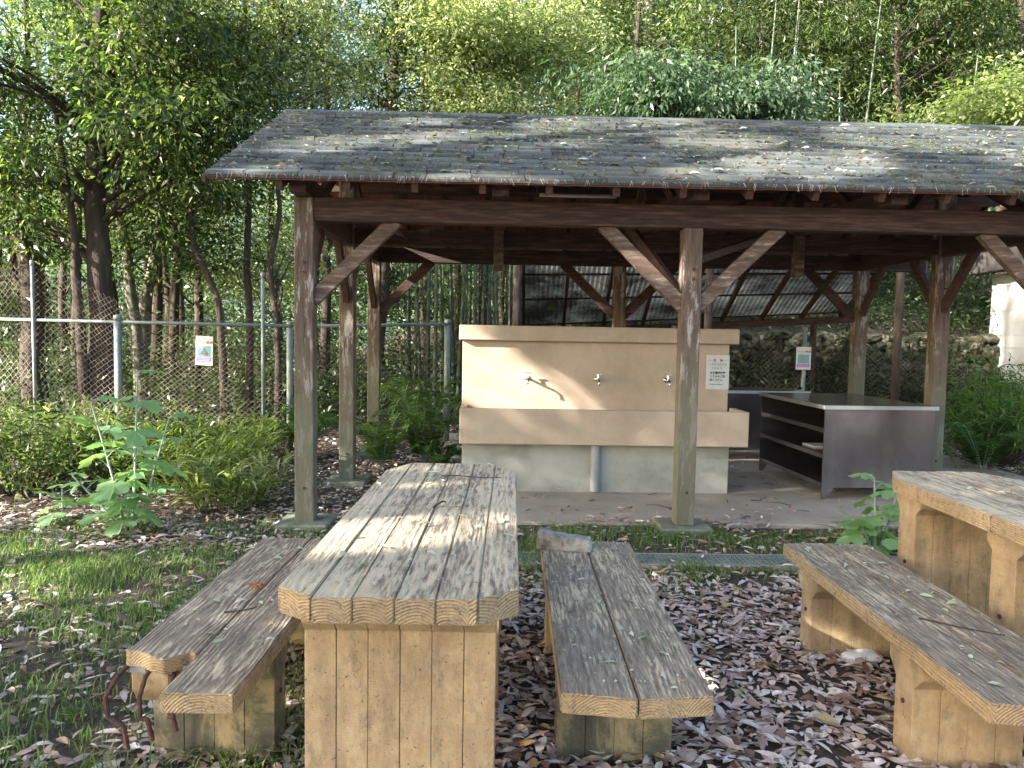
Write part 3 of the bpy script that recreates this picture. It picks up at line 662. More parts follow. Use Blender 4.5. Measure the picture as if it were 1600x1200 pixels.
k.raw([(a.x,a.y,a.z),(b_.x,b_.y,b_.z),(b_.x,b_.y,.3),(a.x,a.y,1.2),(a.x-.015,a.y,a.z),(b_.x-.015,b_.y,b_.z),(b_.x-.015,b_.y,.3),(a.x-.015,a.y,1.2)],[(0,1,2,3),(7,6,5,4),(0,4,5,1),(1,5,6,2),(2,6,7,3),(3,7,4,0)])
k.build('side_board',M['sheet'],ln)

# ------------------------------------------------------------------ white building at the right
wb=empty('white_building',(8.9,14.4,0),0,'white painted block building with a dark eave at the right edge','building')
A=Vector((0,0,0)); Bv=Vector((-.75,-5.2,0)); ex=Vector((5,-.7,0))
k=MB(); rows_=12; hgt=2.66
dirn=(Bv-A).normalized(); outn=Vector((-abs(dirn.y),dirn.x if dirn.x>0 else -abs(dirn.x)*-1,0))
for i in range(rows_):
    z0_=i*hgt/rows_; k.bar(A+Vector((.08,0,z0_+hgt/rows_/2)),Bv+Vector((.08,0,z0_+hgt/rows_/2)),.16,hgt/rows_-.002)
k.build('wall',M['white_wall'],wb,.002)
k=MB(); k.raw([A+Vector((.17,.0,0)),Bv+Vector((.17,0,0)),Bv+ex,A+ex]+[v+Vector((0,0,2.65)) for v in (A+Vector((.17,.0,0)),Bv+Vector((.17,0,0)),Bv+ex,A+ex)],[(0,1,5,4),(1,2,6,5),(2,3,7,6),(3,0,4,7)]); k.build('rear_wall',M['white_wall'],wb)
k=MB(); P0=[A+Vector((-.35,.5,2.67)),Bv+Vector((-.35,-.5,2.67)),Bv+ex+Vector((0,-.5,3.3)),A+ex+Vector((0,.5,3.3))]
k.raw(P0+[v+Vector((0,0,.42)) for v in P0],[(3,2,1,0),(4,5,6,7),(0,1,5,4),(1,2,6,5),(2,3,7,6),(3,0,4,7)]); k.build('roof',M['roof_metal'],wb,.01)

# ------------------------------------------------------------------ trees
def curve_pts(P,n=6,wob=.0,seed=0):
    P=[Vector(p) for p in P]; out=[]
    Q=[P[0]*2-P[1]]+P+[P[-1]*2-P[-2]]
    for i in range(1,len(Q)-2):
        for s in range(n):
            t=s/n; a,b,c,d=Q[i-1],Q[i],Q[i+1],Q[i+2]
            p=.5*((2*b)+(c-a)*t+(2*a-5*b+4*c-d)*t*t+(3*b-a-3*c+d)*t**3)
            if wob: p+=Vector(mnoise.noise_vector(p*1.7+Vector((seed,0,0))))*wob
            out.append(p)
    out.append(P[-1]); return out
def crown_mesh(clusters, r, nl, L, W, droop, rng, flatten=.6, spread=None):
    C=np.repeat(np.array(clusters),nl,0); n=len(C)
    off=rng.normal(size=(n,3))*r; off[:,2]*=flatten
    P=C+off; D=nrm(off+rng.normal(size=(n,3))*r*.7); D[:,2]-=droop; 
    Nn=rng.normal(size=(n,3))*.95; Nn[:,2]+=.75
    V,F=leaf_quads(P,D,nrm(Nn),L*rng.uniform(.65,1.25,n),W*rng.uniform(.7,1.2,n)); return V,F
def tree(name,label,trunk,r0,r1,crown,leafmat,barkmat='bark',nl=42,L=.11,W=.04,droop=.5,cr=.19,seed=0,group='trees of the wood behind the fence',cat='tree',fork=None,per=9,cspread=.34,flatten=.5,keep=None):
    rng=np.random.default_rng(seed+100); rnd=random.Random(seed)
    base=Vector(trunk[0]); root=empty(name,base,0,label,cat,group)
    T=curve_pts([Vector(p)-base for p in trunk],5,.05,seed); n=len(T); k=MB()
    k.tube(T,[(r0+(r1-r0)*i/(n-1))*(1+.35*math.exp(-i*.9)) for i in range(n)],10)
    cl=[]; anchors=[]
    for (cx,cy,cz,rx,ry,rz,na) in crown:
        for _ in range(na):
            while True:
                q=Vector((rnd.uniform(-1,1),rnd.uniform(-1,1),rnd.uniform(-1,1)))
                if .35<q.length<1: break
            anchors.append(Vector((cx+q.x*rx,cy+q.y*ry,cz+q.z*rz))-base)
    for f in (fork or []):
        Fk=curve_pts([Vector(p)-base for p in f[0]],5,.04,seed+3); m_=len(Fk); k.tube(Fk,[f[1]+(f[2]-f[1])*i/(m_-1) for i in range(m_)],8)
    for a in anchors:
        cand=[i for i in range(n) if T[i].z<a.z-.1 and i>n*.15] or [n//2]
        j=min(cand,key=lambda i:(T[i]-a).length+abs(T[i].z-(a.z-.8))*.5); s=T[j]; rl=max(.012,(r0+(r1-r0)*j/(n-1))*.32)
        dd=a-s; mid=s+dd*.5+Vector((rnd.uniform(-.2,.2),rnd.uniform(-.2,.2),dd.length*.10)); B_=curve_pts([s,mid,a],5,.05,seed)
        k.tube(B_,[rl+(.006-rl)*(i/(len(B_)-1)) for i in range(len(B_))],5,False)
        for _ in range(per):
            q=Vector((rng.normal()*cspread,rng.normal()*cspread,rng.normal()*cspread*.7)); c=a+q
            st=B_[rnd.randrange(len(B_)//2,len(B_))]; k.tube([st,st.lerp(c,.5)+Vector((0,0,.05)),c],[.007,.005,.003],3,False); cl.append(tuple(c))
    k.build('trunk',M[barkmat],root,0,True)
    V,F=crown_mesh(cl,cr,nl,L,W,droop,rng,flatten)
    if keep is not None:
        q=V.reshape(-1,4,3); mk=keep(q.mean(1)+np.array(base)); V=q[mk].reshape(-1,3); F=np.arange(len(V))
    link('crown',np_mesh('crown',V,4,F),M[leafmat],root); return root
def tp(pts,Y): return [tuple(at(x,y,Y)) for x,y in pts]
def grd(p): p=list(p); p[2]=gh(p[0],p[1])-.1; return tuple(p)
def tr(name,label,pts,Y,w,crown,mat,**kw):
    T=tp(pts,Y); T[0]=grd(T[0]); r0=w/2*Y/FOC
    C=[]
    for (cx,cy,dY,rx,ry,rz,na) in crown:
        p=at(cx,cy,Y+dY); C.append((p.x,p.y,p.z,rx,ry,rz,na))
    return tree(name,label,T,r0,r0*kw.pop('taper',.4),C,mat,**kw)

tr('oak_tree','thick dark trunked oak rising behind the left fence with drooping foliage',[(148,640),(158,450),(150,300),(152,150),(160,20),(170,-150)],10.6,40,[(50,95,-.9,1.5,1.1,.38,7),(25,245,-.8,.9,.9,.22,4),(240,35,-.5,1.2,1.0,.35,6),(265,190,-.6,1.0,.9,.26,7),(310,255,.0,.5,.7,.25,3),(150,-60,0,1.8,1.3,.6,5),(40,330,-.2,.9,.9,.3,3),(110,110,-.3,.9,.8,.3,3)],'leaf_mid',seed=1,droop=.7,L=.13,W=.04,
   fork=[(tp([(132,615),(122,480),(112,350),(98,240),(80,150)],10.4),.075,.03)],nl=40)
tr('oak_tree','leaning oak with a dark trunk at the left edge behind the fence',[(55,640),(45,420),(18,320),(-30,220),(-60,80)],11.3,34,[(10,200,-.4,1.2,1.1,.7,8),(0,420,.3,.9,.8,1.3,9),(-60,20,0,1.3,1.2,1.0,4)],'leaf_dark',seed=2,L=.12)
tr('evergreen_tree','pale barked tree just right of the big dark trunk',[(222,640),(214,520),(196,400),(183,300),(190,200),(210,60)],11.8,20,[(220,330,0,.8,.7,.7,6),(230,60,.5,1.5,1.3,1.2,10)],'leaf_mid',barkmat='bark_pale',seed=3)
tr('evergreen_tree','lichen spotted tree leaning right among the left trees',[(218,640),(226,500),(240,400),(248,330),(280,200),(330,60)],13.0,22,[(300,60,.3,1.6,1.2,1.2,10),(250,250,1,.8,.8,.7,5)],'leaf_bright',barkmat='bark_pale',seed=4)
tr('evergreen_tree','slim dark tree half way between the two thick left trunks',[(268,640),(272,480),(282,380),(290,260),(285,100)],15.0,18,[(285,90,0,2.0,1.5,1.8,12),(300,300,.6,1.0,.8,.8,6)],'leaf_bright',seed=5)
tr('evergreen_tree','tree with a thin S-curved trunk above the fence poster',[(352,640),(345,500),(325,430),(300,370),(296,280),(300,150)],11.0,13,[(330,230,0,.9,.9,.8,8),(300,380,.6,.7,.7,.5,5),(330,60,0,1.3,1,1,9)],'leaf_mid',seed=6,L=.09,W=.035)
tr('evergreen_tree','straight slim tree right of the fence poster, rising past the roof corner',[(392,640),(390,500),(386,300),(383,120),(386,-20),(390,-150)],11.6,13,[(400,70,.3,1.4,1.1,1.5,15),(370,200,.2,.8,.8,.7,6),(360,-60,.3,1.5,1.2,1.2,7)],'leaf_bright',seed=7,L=.08,W=.034)
tr('evergreen_tree','crooked slim tree just left of the shelter corner post',[(436,640),(432,500),(424,420),(438,340),(430,220),(440,60)],11.2,12,[(440,110,.5,1.3,1,1.2,14),(430,400,1.5,.9,.9,.6,8),(470,30,.5,1.2,1,1,8)],'leaf_sunlit',seed=8,L=.08,W=.034)
tr('evergreen_tree','dark tree whose trunk shows behind the left shelter posts',[(575,640),(600,400),(612,170),(616,60),(612,-60)],14.5,26,[(610,60,.4,1.3,1.2,1.7,12),(560,100,1,1.2,1,1.2,8),(600,440,1.2,1.4,.8,.6,6)],'leaf_dark',seed=9,L=.10)
tr('camphor_tree','sunlit pale green bushy tree above the middle of the roof',[(760,640),(755,420),(745,200),(740,80)],15.0,24,[(720,70,-.4,1.35,1.2,1.1,30),(840,70,.1,.9,1,1.0,13),(790,150,-.5,1.0,.9,.4,10)],'leaf_sunlit',seed=10,L=.12,W=.04,droop=.35,cr=.2,nl=48)
tr('evergreen_tree','glossy dark green tree leaning over the ridge right of the pale bushy one',[(1090,640),(1095,420),(1090,230),(1095,130)],13.2,18,[(1050,160,-.4,.8,.8,.30,12),(1165,165,-.3,.75,.8,.30,11),(980,165,.3,.7,.7,.28,7)],'leaf_blue',seed=11,L=.14,W=.045,droop=.8,nl=45)
tr('pine_tree','tree with a pale sunlit trunk at the top centre',[(1010,640),(1012,400),(1014,100),(1016,-60),(1018,-200)],19,26,[(1010,30,.6,1.6,1.4,1.6,10),(930,60,1,1.6,1.4,1.8,12)],'leaf_needle',barkmat='bark_pale',seed=12,L=.12,W=.03)
tr('evergreen_tree','leafy dark tree at the top right of the centre',[(1180,640),(1185,300),(1190,60),(1200,-120)],17,16,[(1150,60,0,1.8,1.4,1.5,14),(1290,40,.3,1.8,1.4,1.5,14),(1250,120,.6,1.2,1.1,1,7)],'leaf_mid',seed=13,L=.12)
tr('evergreen_tree','tall thin tree near the top right corner',[(1440,640),(1430,300),(1400,100),(1420,-100)],16.5,14,[(1420,20,.3,2.0,1.4,1.2,12),(1540,60,.3,1.6,1.3,1.1,9),(1380,120,.8,1.2,1.1,.7,5)],'leaf_mid',seed=14,L=.12)
# maple spray reaching in from the right edge
tree('maple_tree','maple at the right edge holding flat yellow green sprays over the roof',[(8.4,9.4,-.05),(8.1,9.3,1.5),(7.9,9.2,3.0),(7.3,9.1,4.2),(6.9,9.1,5.2)],.11,.03,
  [tuple(at(1575,172,8.8))+(.6,.5,.07,7), tuple(at(1480,190,9.0))+(.4,.4,.05,4), tuple(at(1600,140,9.0))+(.4,.5,.06,3)],'leaf_lime',barkmat='bark_pale',nl=30,L=.085,W=.028,droop=.15,cr=.15,seed=15,cspread=.22,flatten=.25,group=None)
# unseen trees added outside the left edge to shade the clearing
SUN=Vector((-.82,-.40,.388)).normalized()
LIT=[((-1.2,6.0,2.85),.35),((.6,6.9,3.3),.35),((.2,6.3,3.0),.35),((2.0,5.7,2.75),.4),((3.4,7.0,3.35),.4),((4.4,6.8,3.2),.4),((1.4,5.5,2.65),.25),((1.2,3.3,0),.22),((.9,4.4,0),.2),((-3.4,3.6,0),.3),((2.3,4.6,0),.2),((-2.2,7.2,0),.3),((-.4,7.12,1.1),.3),((-.1,7.12,.95),.22),((-2.0,7.6,2.9),.3),((-1.55,5.6,2.1),.14),((-.6,8.75,2.4),.5),((-1.0,8.75,2.3),.5),((0,8.7,2.2),.3),((3.6,6.6,3.1),.35),((1.0,6.9,3.3),.4),((-.5,6.3,3.0),.3),((4.2,6.2,2.9),.3),((-.45,7.12,1.45),.22),((-.15,7.12,1.25),.16),((.1,7.12,1.0),.24),((.35,7.12,.86),.22),((.5,7.1,.80),.15),((2.0,7.12,.80),.16),((-.75,8.75,2.33),.25),((-.35,8.75,2.28),.2),((1.0,5.59,2.0),.12),
     ((1.6,6.4,3.1),.3),((2.4,6.0,2.9),.25),((.2,6.4,3.1),.25),((-.9,6.8,3.3),.2),((2.9,6.6,3.2),.25),((-.35,5.2,2.5),.2),((-1.5,6.1,2.9),.12),((3.1,7.9,.85),.2),((-2.6,5.4,.5),.25),((1.3,4.2,0),.1),((-3,4.6,0),.3)]
S_=np.array(SUN)
def keep_rays(C):  # cuts leaves out of the added crowns so sun reaches the LIT spots
    mk=np.ones(len(C),bool)
    for (p,r) in LIT:
        q=C-np.array(p); t=q@S_; d=np.linalg.norm(q-t[:,None]*S_,axis=1); mk&=~((d<r)&(t>3))
    return mk
for i,(x,y,h,lab) in enumerate(((-9.6,-4.4,10.5,'unseen broadleaf tree added for shade, well behind and left of the camera'),(-10.4,-1.6,11,'tall unseen broadleaf tree added for shade outside the left edge, nearest the camera'),(-9.8,1.3,11,'dense unseen broadleaf tree added for shade outside the left edge, level with the benches'),(-11.2,4.0,12,'tall unseen broadleaf tree added for shade outside the left edge, before the fence'))):
    tree('shade_tree',lab,[(x,y,-.1),(x+.1,y,3),(x-.1,y+.2,6),(x,y,h)],.22,.06,[(x,y,h*.62,2.2,2.2,h*.36,44)],'leaf_dark',nl=44,L=.17,W=.075,cr=.33,per=10,cspread=.55,seed=30+i,group='unseen shade trees added outside the left edge',keep=keep_rays)

# bamboo ----------------------------------------------------------
def bamboo_proto(seed,h,r,leafy):
    rnd=random.Random(seed); rng=np.random.default_rng(seed); root=empty('bamboo',(0,0,0)); k=MB(); P=[];Rr=[]
    lean=(rnd.uniform(-.05,.05),rnd.uniform(-.03,.03)); z=0
    while z<h:
        x,y=lean[0]*z*(1+z*.05),lean[1]*z
        for dz,s in ((0,1.0),(.01,1.14),(.03,1.0)): P.append((x,y,z+dz)); Rr.append(r*(1-.75*z/h)*s)
        z+=.26+.02*rnd.random()
    k.tube(P,Rr,7); k.build('culm',M['bamboo'],root,0,True)
    cl=[]
    for i in range(leafy):
        z=h*rnd.uniform(.45,1); x,y=lean[0]*z*(1+z*.05),lean[1]*z; a=rnd.random()*6.28; q=rnd.uniform(.2,1.0); cl.append((x+q*math.cos(a),y+q*math.sin(a),z+rnd.uniform(-.2,.3)))
    V,F=crown_mesh(cl,.28,26,.15,.022,.7,rng,.5); link('foliage',np_mesh('foliage',V,4,F),M['leaf_mid'],root); return root
protos=[bamboo_proto(s,h,r,n) for s,h,r,n in ((1,5.2,.045,26),(2,6.2,.05,34),(3,4.8,.04,24),(4,6.8,.05,38),(5,5.8,.042,30))]
shorts=[bamboo_proto(s,h,r,n) for s,h,r,n in ((11,4.2,.045,10),(12,4.8,.05,12),(13,3.9,.035,9),(14,5.2,.05,14),(15,4.5,.042,8))]
used=set()
def put_bamboo(x,y,label,group,i,low=False):
    j=i%5+(5 if low else 0); allp=protos+shorts
    o=allp[j] if j not in used else copy_tree(allp[j]); used.add(j)
    o.location=(x,y,gh(x,y)-.05); o.rotation_euler.z=random.uniform(0,6.28); tag(o,label,'bamboo',group); return o
bi=0
for px in (650,668,690,697,714,728,741,756,770,786,797,640,705,762,660,680,722,735,748,778,792,800,804,712):
    Y=random.uniform(12.2,16); p=at(px,500,Y); put_bamboo(p.x,Y,'green and pale bamboo culm in the grove left of the corrugated lean-to','bamboo left of the lean-to',bi,True); bi+=1
for i in range(46):
    px=random.uniform(1130,1660); Y=random.uniform(15,24); p=at(px,450,Y); put_bamboo(p.x,Y,'slim bamboo culm on the slope above the stone wall','bamboo above the stone wall',bi); bi+=1
for i in range(5):
    px=random.uniform(820,1130); Y=random.uniform(17,24); p=at(px,450,Y); put_bamboo(p.x,Y,'bamboo culm standing behind the lean-to roof','bamboo behind the lean-to',bi); bi+=1
# bare cedar trunks far up the slope
k=None; ced=None
for i in range(26):
    px=random.uniform(880,1640); Y=random.uniform(21,30); p=at(px,100,Y)
    if ced is None:
        ced=empty('cedar_tree',(0,0,0)); m=MB(); m.tube([(0,0,-.3),(.05,0,4),(-.03,.05,9),(0,0,17)],[.15,.12,.09,.03],8); m.build('trunk',M['bark_pale'],ced,0,True)
        rng=np.random.default_rng(5); cl=[]
        for q in range(90):
            z=rng.uniform(5,17); a=rng.uniform(0,6.28); rr_=rng.uniform(.3,1.5)*(1.25-z/20); cl.append((rr_*math.cos(a),rr_*math.sin(a),z-.25*rr_))
        V,F=crown_mesh(cl,.3,34,.16,.05,.5,rng,.5); link('crown',np_mesh('crown',V,4,F),M['leaf_needle'],ced); c=ced
    else: c=copy_tree(ced)
    c.location=(p.x,Y,gh(p.x,Y)); c.rotation_euler.z=random.uniform(0,6.28); s=random.uniform(.75,1.1); c.scale=(s,s,s); tag(c,'slender cedar with a bare pale trunk far up the wooded slope','tree','cedars far up the slope')
ced2=None
for i in range(52):
    lf_=i<18; px=random.uniform(-60,600) if lf_ else random.uniform(640,1640); Y=random.uniform(13.5,22) if lf_ else random.uniform(17,22); p=at(px,300,Y)
    if ced2 is None:
        ced2=empty('wood_tree',(0,0,0)); m=MB(); m.tube(curve_pts([(0,0,-.3),(.12,0,2),(-.05,.1,5),(.1,.05,8),(0,0,12)],4,.05,2),[.13-.1*i_/16 for i_ in range(17)],8)
        for q in range(9):
            z=random.uniform(2,8); a=random.uniform(0,6.28); m.tube([(0,0,z),(.5*math.cos(a),.5*math.sin(a),z+.35),(1.2*math.cos(a),1.2*math.sin(a),z+.5)],[.03,.02,.006],4,False)
        m.build('trunk',M['bark'],ced2,0,True); rng=np.random.default_rng(6); cl=[]
        for q in range(110):
            z=rng.uniform(4,12); a=rng.uniform(0,6.28); rr_=rng.uniform(.2,1.6)*(1.2-z/20); cl.append((rr_*math.cos(a),rr_*math.sin(a),z))
        V,F=crown_mesh(cl,.26,34,.12,.045,.4,rng,.5); link('crown',np_mesh('crown',V,4,F),M['leaf_mid'],ced2); c=ced2
    else: c=copy_tree(ced2)
    c.location=(p.x,Y,gh(p.x,Y)); c.rotation_euler.z=random.uniform(0,6.28); q=random.uniform(.7,1.05); c.scale=(q,q,q); tag(c,'thin dark trunked tree deep in the wood '+('behind the left fence' if lf_ else 'above the stone wall'),'tree','thin trees deep in the wood '+('at left' if lf_ else 'at right'))
# the far wood as one mass
rng=np.random.default_rng(77); n=2100
X=rng.uniform(-34,34,n); Yv=rng.uniform(22,38,n)+np.where(X<-3,6,0); top=np.where(X<-6,7.5,15.)
Z=rng.uniform(0,1,n)**.85*top*(.6+.4*np.sin(X*.9)**2)+np.array([gh(a,b) for a,b in zip(X,Yv)])*.75
keepm=~((X<-4)&(rng.random(n)<.62)); cl=np.stack([X,Yv,Z],1)[keepm]
V,F=crown_mesh(cl,.8,120,.26,.11,.3,rng,.6); o=link('far_wood',np_mesh('far_wood',V,4,F),M['leaf_dark']); tag(o,'mass of distant woodland foliage closing the view behind the nearer trees','wood',None,'stuff')
# undergrowth along the fence
rng=np.random.default_rng(78); n=1700
X=rng.uniform(-14,4.2,n); Yv=rng.uniform(10.3,21,n); Z=np.abs(rng.normal(size=n))*(.30+.075*(Yv-10.3))+np.where(X>0,.1*(Yv-13).clip(0),0)
V,F=crown_mesh(np.stack([X,Yv,Z],1),.26,44,.11,.04,.2,rng,.7); o=link('undergrowth',np_mesh('undergrowth',V,4,F),M['leaf_dark']); tag(o,'tangled dark undergrowth on the wood floor behind the fence','undergrowth',None,'stuff')
n=2000; X=rng.uniform(1.5,13,n); Yv=rng.uniform(14.3,24,n); Z=np.array([gh(a,b) for a,b in zip(X,Yv)])+np.abs(rng.normal(size=n))*(.2+.08*(Yv-14.3))
V,F=crown_mesh(np.stack([X,Yv,Z],1),.26,44,.12,.03,.2,rng,.7); o=link('undergrowth',np_mesh('undergrowth',V,4,F),M['leaf_dark']); tag(o,'low dark undergrowth on top of the stone wall','undergrowth',None,'stuff')

# ------------------------------------------------------------------ plants in the clearing
def shrub(name,label,x,y,rx,ry,h,n,L,W,mat,seed,droop=.3,cat='shrub',group='shrubs by the left fence'):
    rng=np.random.default_rng(seed); root=empty(name,(x,y,gh(x,y)),0,label,cat,group); k=MB(); cl=[]
    for i in range(n):
        a=rng.uniform(0,6.28); q=math.sqrt(rng.uniform(0,1)); z=h*(1-.55*q*q)*rng.uniform(.35,1); c=(rx*q*math.cos(a),ry*q*math.sin(a),z); cl.append(c)
        k.tube([(c[0]*.3,c[1]*.3,0),(c[0]*.7,c[1]*.7,z*.6),c],[.008,.005,.002],4,False)
    k.build('stem',M['bark'],root); V,F=crown_mesh(cl,.10,30,L,W,droop,rng,.7); link('foliage',np_mesh('foliage',V,4,F),M[mat],root); return root
def tuft(name,label,x,y,r,h,nst,mat,seed,L=.2,W=.016,cat='bamboo grass',group=None,spread=1):
    rng=np.random.default_rng(seed); root=empty(name,(x,y,gh(x,y)),0,label,cat,group); k=MB(); P=[];D=[]
    for i in range(nst):
        a=rng.uniform(0,6.28); q=r*math.sqrt(rng.uniform()); hh=h*rng.uniform(.35,.85); bx,by=q*math.cos(a),q*math.sin(a); lx,ly=.6*hh*math.cos(a)*spread,.35*hh*math.sin(a)*spread
        k.tube([(bx,by,0),(bx+lx*.4,by+ly*.4,hh*.6),(bx+lx,by+ly,hh)],[.004,.003,.002],3,False)
        for j in range(16):
            t=rng.uniform(.15,1); aa=rng.uniform(0,6.28); P.append((bx+lx*t,by+ly*t,hh*t)); D.append((math.cos(aa),math.sin(aa),rng.uniform(-.1,.8)))
    k.build('stem',M['leaf_mid'],root); P=np.array(P);D=np.array(D);n=len(P)
    V,F=leaf_curled(P,D,np.tile([[0,0,1.]],(n,1))+rng.normal(size=(n,3))*.2,L*rng.uniform(.6,1.2,n),W*rng.uniform(.8,1.2,n),np.full(n,.2),np.full(n,.18)); link('foliage',np_mesh('foliage',V,3,F),M[mat],root); return root
def fern(name,label,x,y,R,nf,mat,seed,h=.6,cat='fern',group='ferns under the shelter eaves'):
    rng=np.random.default_rng(seed); root=empty(name,(x,y,gh(x,y)),0,label,cat,group); k=MB(); P=[];D=[];LL=[]
    for i in range(nf):
        a=rng.uniform(0,6.28); l=R*rng.uniform(.6,1); hh=h*rng.uniform(.6,1.1); pts=[]
        for j in range(15):
            t=j/14; pts.append(Vector((l*t*math.cos(a),l*t*math.sin(a),hh*math.sin(t*2.2)/1.0*(.9))))
        k.tube(pts,[.004*(1-.7*j/14) for j in range(15)],3,False)
        for j in range(2,15):
            d=(pts[j]-pts[j-1]).normalized(); s=Vector((-math.sin(a),math.cos(a),0)); wl=.24*R*math.sin(math.pi*(.12+.86*j/14))+.02
            for sg_ in (-1,1):
                for hk in (0,.5):
                    P.append(tuple(pts[j].lerp(pts[j-1],hk))); D.append(tuple(s*sg_+d*.45+Vector((0,0,-.12)))); LL.append(wl)
    k.build('stem',M['stalk'],root); P=np.array(P);D=np.array(D);LL=np.array(LL);n=len(P)
    V,F=leaf_quads(P,D,np.tile([[0,0,1.]],(n,1))+rng.normal(size=(n,3))*.15,LL,np.full(n,.022),.1); link('fronds',np_mesh('fronds',V,4,F),M[mat],root); return root
def lobed_leaf(size,seed):
    rnd=random.Random(seed); V=[(0,0,0)]; n=60
    for i in range(n+1):
        a=-math.pi*.93+2*math.pi*.93*i/n; lob=.44+.56*abs(math.cos(a*1.75))**.8; lob*=1+.05*math.sin(a*17)+.03*math.sin(a*31)
        r=size*.5*lob*(1.12 if abs(a)<.6 else 1); x=r*math.cos(a)+size*.12; y=r*math.sin(a); z=-.35*(x*x+y*y)/size+.05*size*math.cos(a*7)*(r/size)
        V.append((x,y,z))
    return V,[(0,i,i+1) for i in range(1,n+1)]
def poppy(label,x,y,stems,seed,group='plume poppies in the clearing'):
    root=empty('plume_poppy',(x,y,gh(x,y)),0,label,'plume poppy',group); rnd=random.Random(seed); k=MB()
    for (dx,dy,h,sz) in stems:
        P=[Vector((dx*.15,dy*.15,0)),Vector((dx*.55,dy*.55,h*.5)),Vector((dx,dy,h))]; Q=curve_pts(P,6); n=len(Q); k.tube(Q,[.011-.006*i/(n-1) for i in range(n)],7)
        nl=8
        for i in range(nl):
            t=.15+.85*i/(nl-1); p=Q[int(t*(n-1))]; a=i*2.4+rnd.uniform(-.4,.4)+seed; pl=rnd.uniform(.07,.15)*sz/.2*(1.2-t*.7); e=p+Vector((math.cos(a)*pl,math.sin(a)*pl,pl*.55)); k.tube([p,p.lerp(e,.5)+Vector((0,0,.01)),e],[.004,.003,.0025],5,False)
            V,F=lobed_leaf(sz*rnd.uniform(.75,1.15)*(1 if t<.8 else .8),rnd.randrange(99)); me=bpy.data.meshes.new('leaf'); me.from_pydata(V,[],F)
            o=link('leaf',me,M['poppy'],root,True); o.location=e; tl=rnd.uniform(-.15,.55)*(1 if t<.7 else -1.5); o.rotation_euler=(rnd.uniform(-.25,.25),tl,a)
    k.build('stem',M['stalk'],root,0,True); return root
shrub('shrub','low bushy shrub with small leaves at the left edge',-4.25,6.6,.85,.6,.78,100,.085,.02,'leaf_mid',51,.1)
shrub('shrub','dense leafy shrub right behind the plume poppy',-3.3,7.1,.7,.5,.62,80,.08,.02,'leaf_mid',52,.1)
tuft('bamboo_grass','clump of pale arching bamboo grass behind the plume poppy',-2.9,6.9,.5,.75,90,'leaf_lime',53,.24,.023,group='bamboo grass by the left fence')
tuft('bamboo_grass','bamboo grass clump right of the plume poppy on dead leaves',-2.25,6.1,.28,.55,44,'leaf_bright',54,.24,.023,group='bamboo grass by the left fence')
tuft('bamboo_grass','bamboo grass clump at the far left under the shrub',-4.7,7.6,.6,.8,80,'leaf_bright',55,.24,.023,group='bamboo grass by the left fence')
tuft('bamboo_grass','wide low bamboo grass clump at the foot of the fence poster',-3.2,8.3,.7,.5,80,'leaf_mid',58,.24,.023,group='bamboo grass by the left fence')
fern('fern','bright bushy fern left of the sink',-.95,8.3,.72,34,'fern',61,.95)
fern('fern','fern between the two rear left posts',-1.35,8.0,.45,16,'fern',62,.5)
fern('fern','fern at the fence corner behind the front post',-2.3,8.6,.5,20,'fern',63,.6)
fern('fern','low fern in front of the bushy one, left of the sink',-.75,8.0,.35,12,'fern',64,.35)
shrub('shrub','feathery green shrub at the right, between the shelter post and white building',5.7,9.0,.75,.7,1.15,120,.14,.016,'fern',56,.15,group=None)
fern('fern','drooping fern beneath the feathery shrub at right',5.2,8.4,.6,20,'fern',65,.6)
fern('fern','fern behind the feathery shrub against the white wall',6.4,10,.7,20,'fern',66,.9)
for i_,(x_,y_,h_,l_) in enumerate(((7.4,13.3,1.5,'dark shrub before the right end of the stone wall'),(4.4,13.2,1.1,'low dark shrub before the left part of the stone wall'),(8.2,13.0,1.0,'small dark shrub touching the white building'))): shrub('shrub',l_,x_,y_,.7,.4,h_,60,.1,.03,'leaf_dark',70+i_,.2,group='dark shrubs along the stone wall')
shrub('shrub','tall dark shrub growing on the stone wall',5.9,13.4,.6,.5,1.9,60,.1,.03,'leaf_dark',57,.2,group=None)
poppy('tall plume poppy with grey stalks and lobed leaves in front of the left fence',-2.66,5.35,[(-.25,-.05,.92,.24),(.04,.02,1.12,.27),(.22,.1,.80,.22),(-.42,.0,.40,.22),(.05,-.2,.30,.22),(-.08,.2,.66,.23)],2)
poppy('young lime green plume poppy beside the far corner of the right table',2.5,5.15,[(-.04,0,.52,.24),(.12,0,.42,.2),(-.18,-.1,.25,.2)],5)
poppy('small plume poppy seedling between the right bench and table legs',2.2,3.35,[(.0,.0,.2,.13),(-.15,.05,.13,.12)],8)
poppy('tiny plume poppy seedling beneath the left fence shrub',-3.3,5.6,[(0,0,.25,.2)],11)

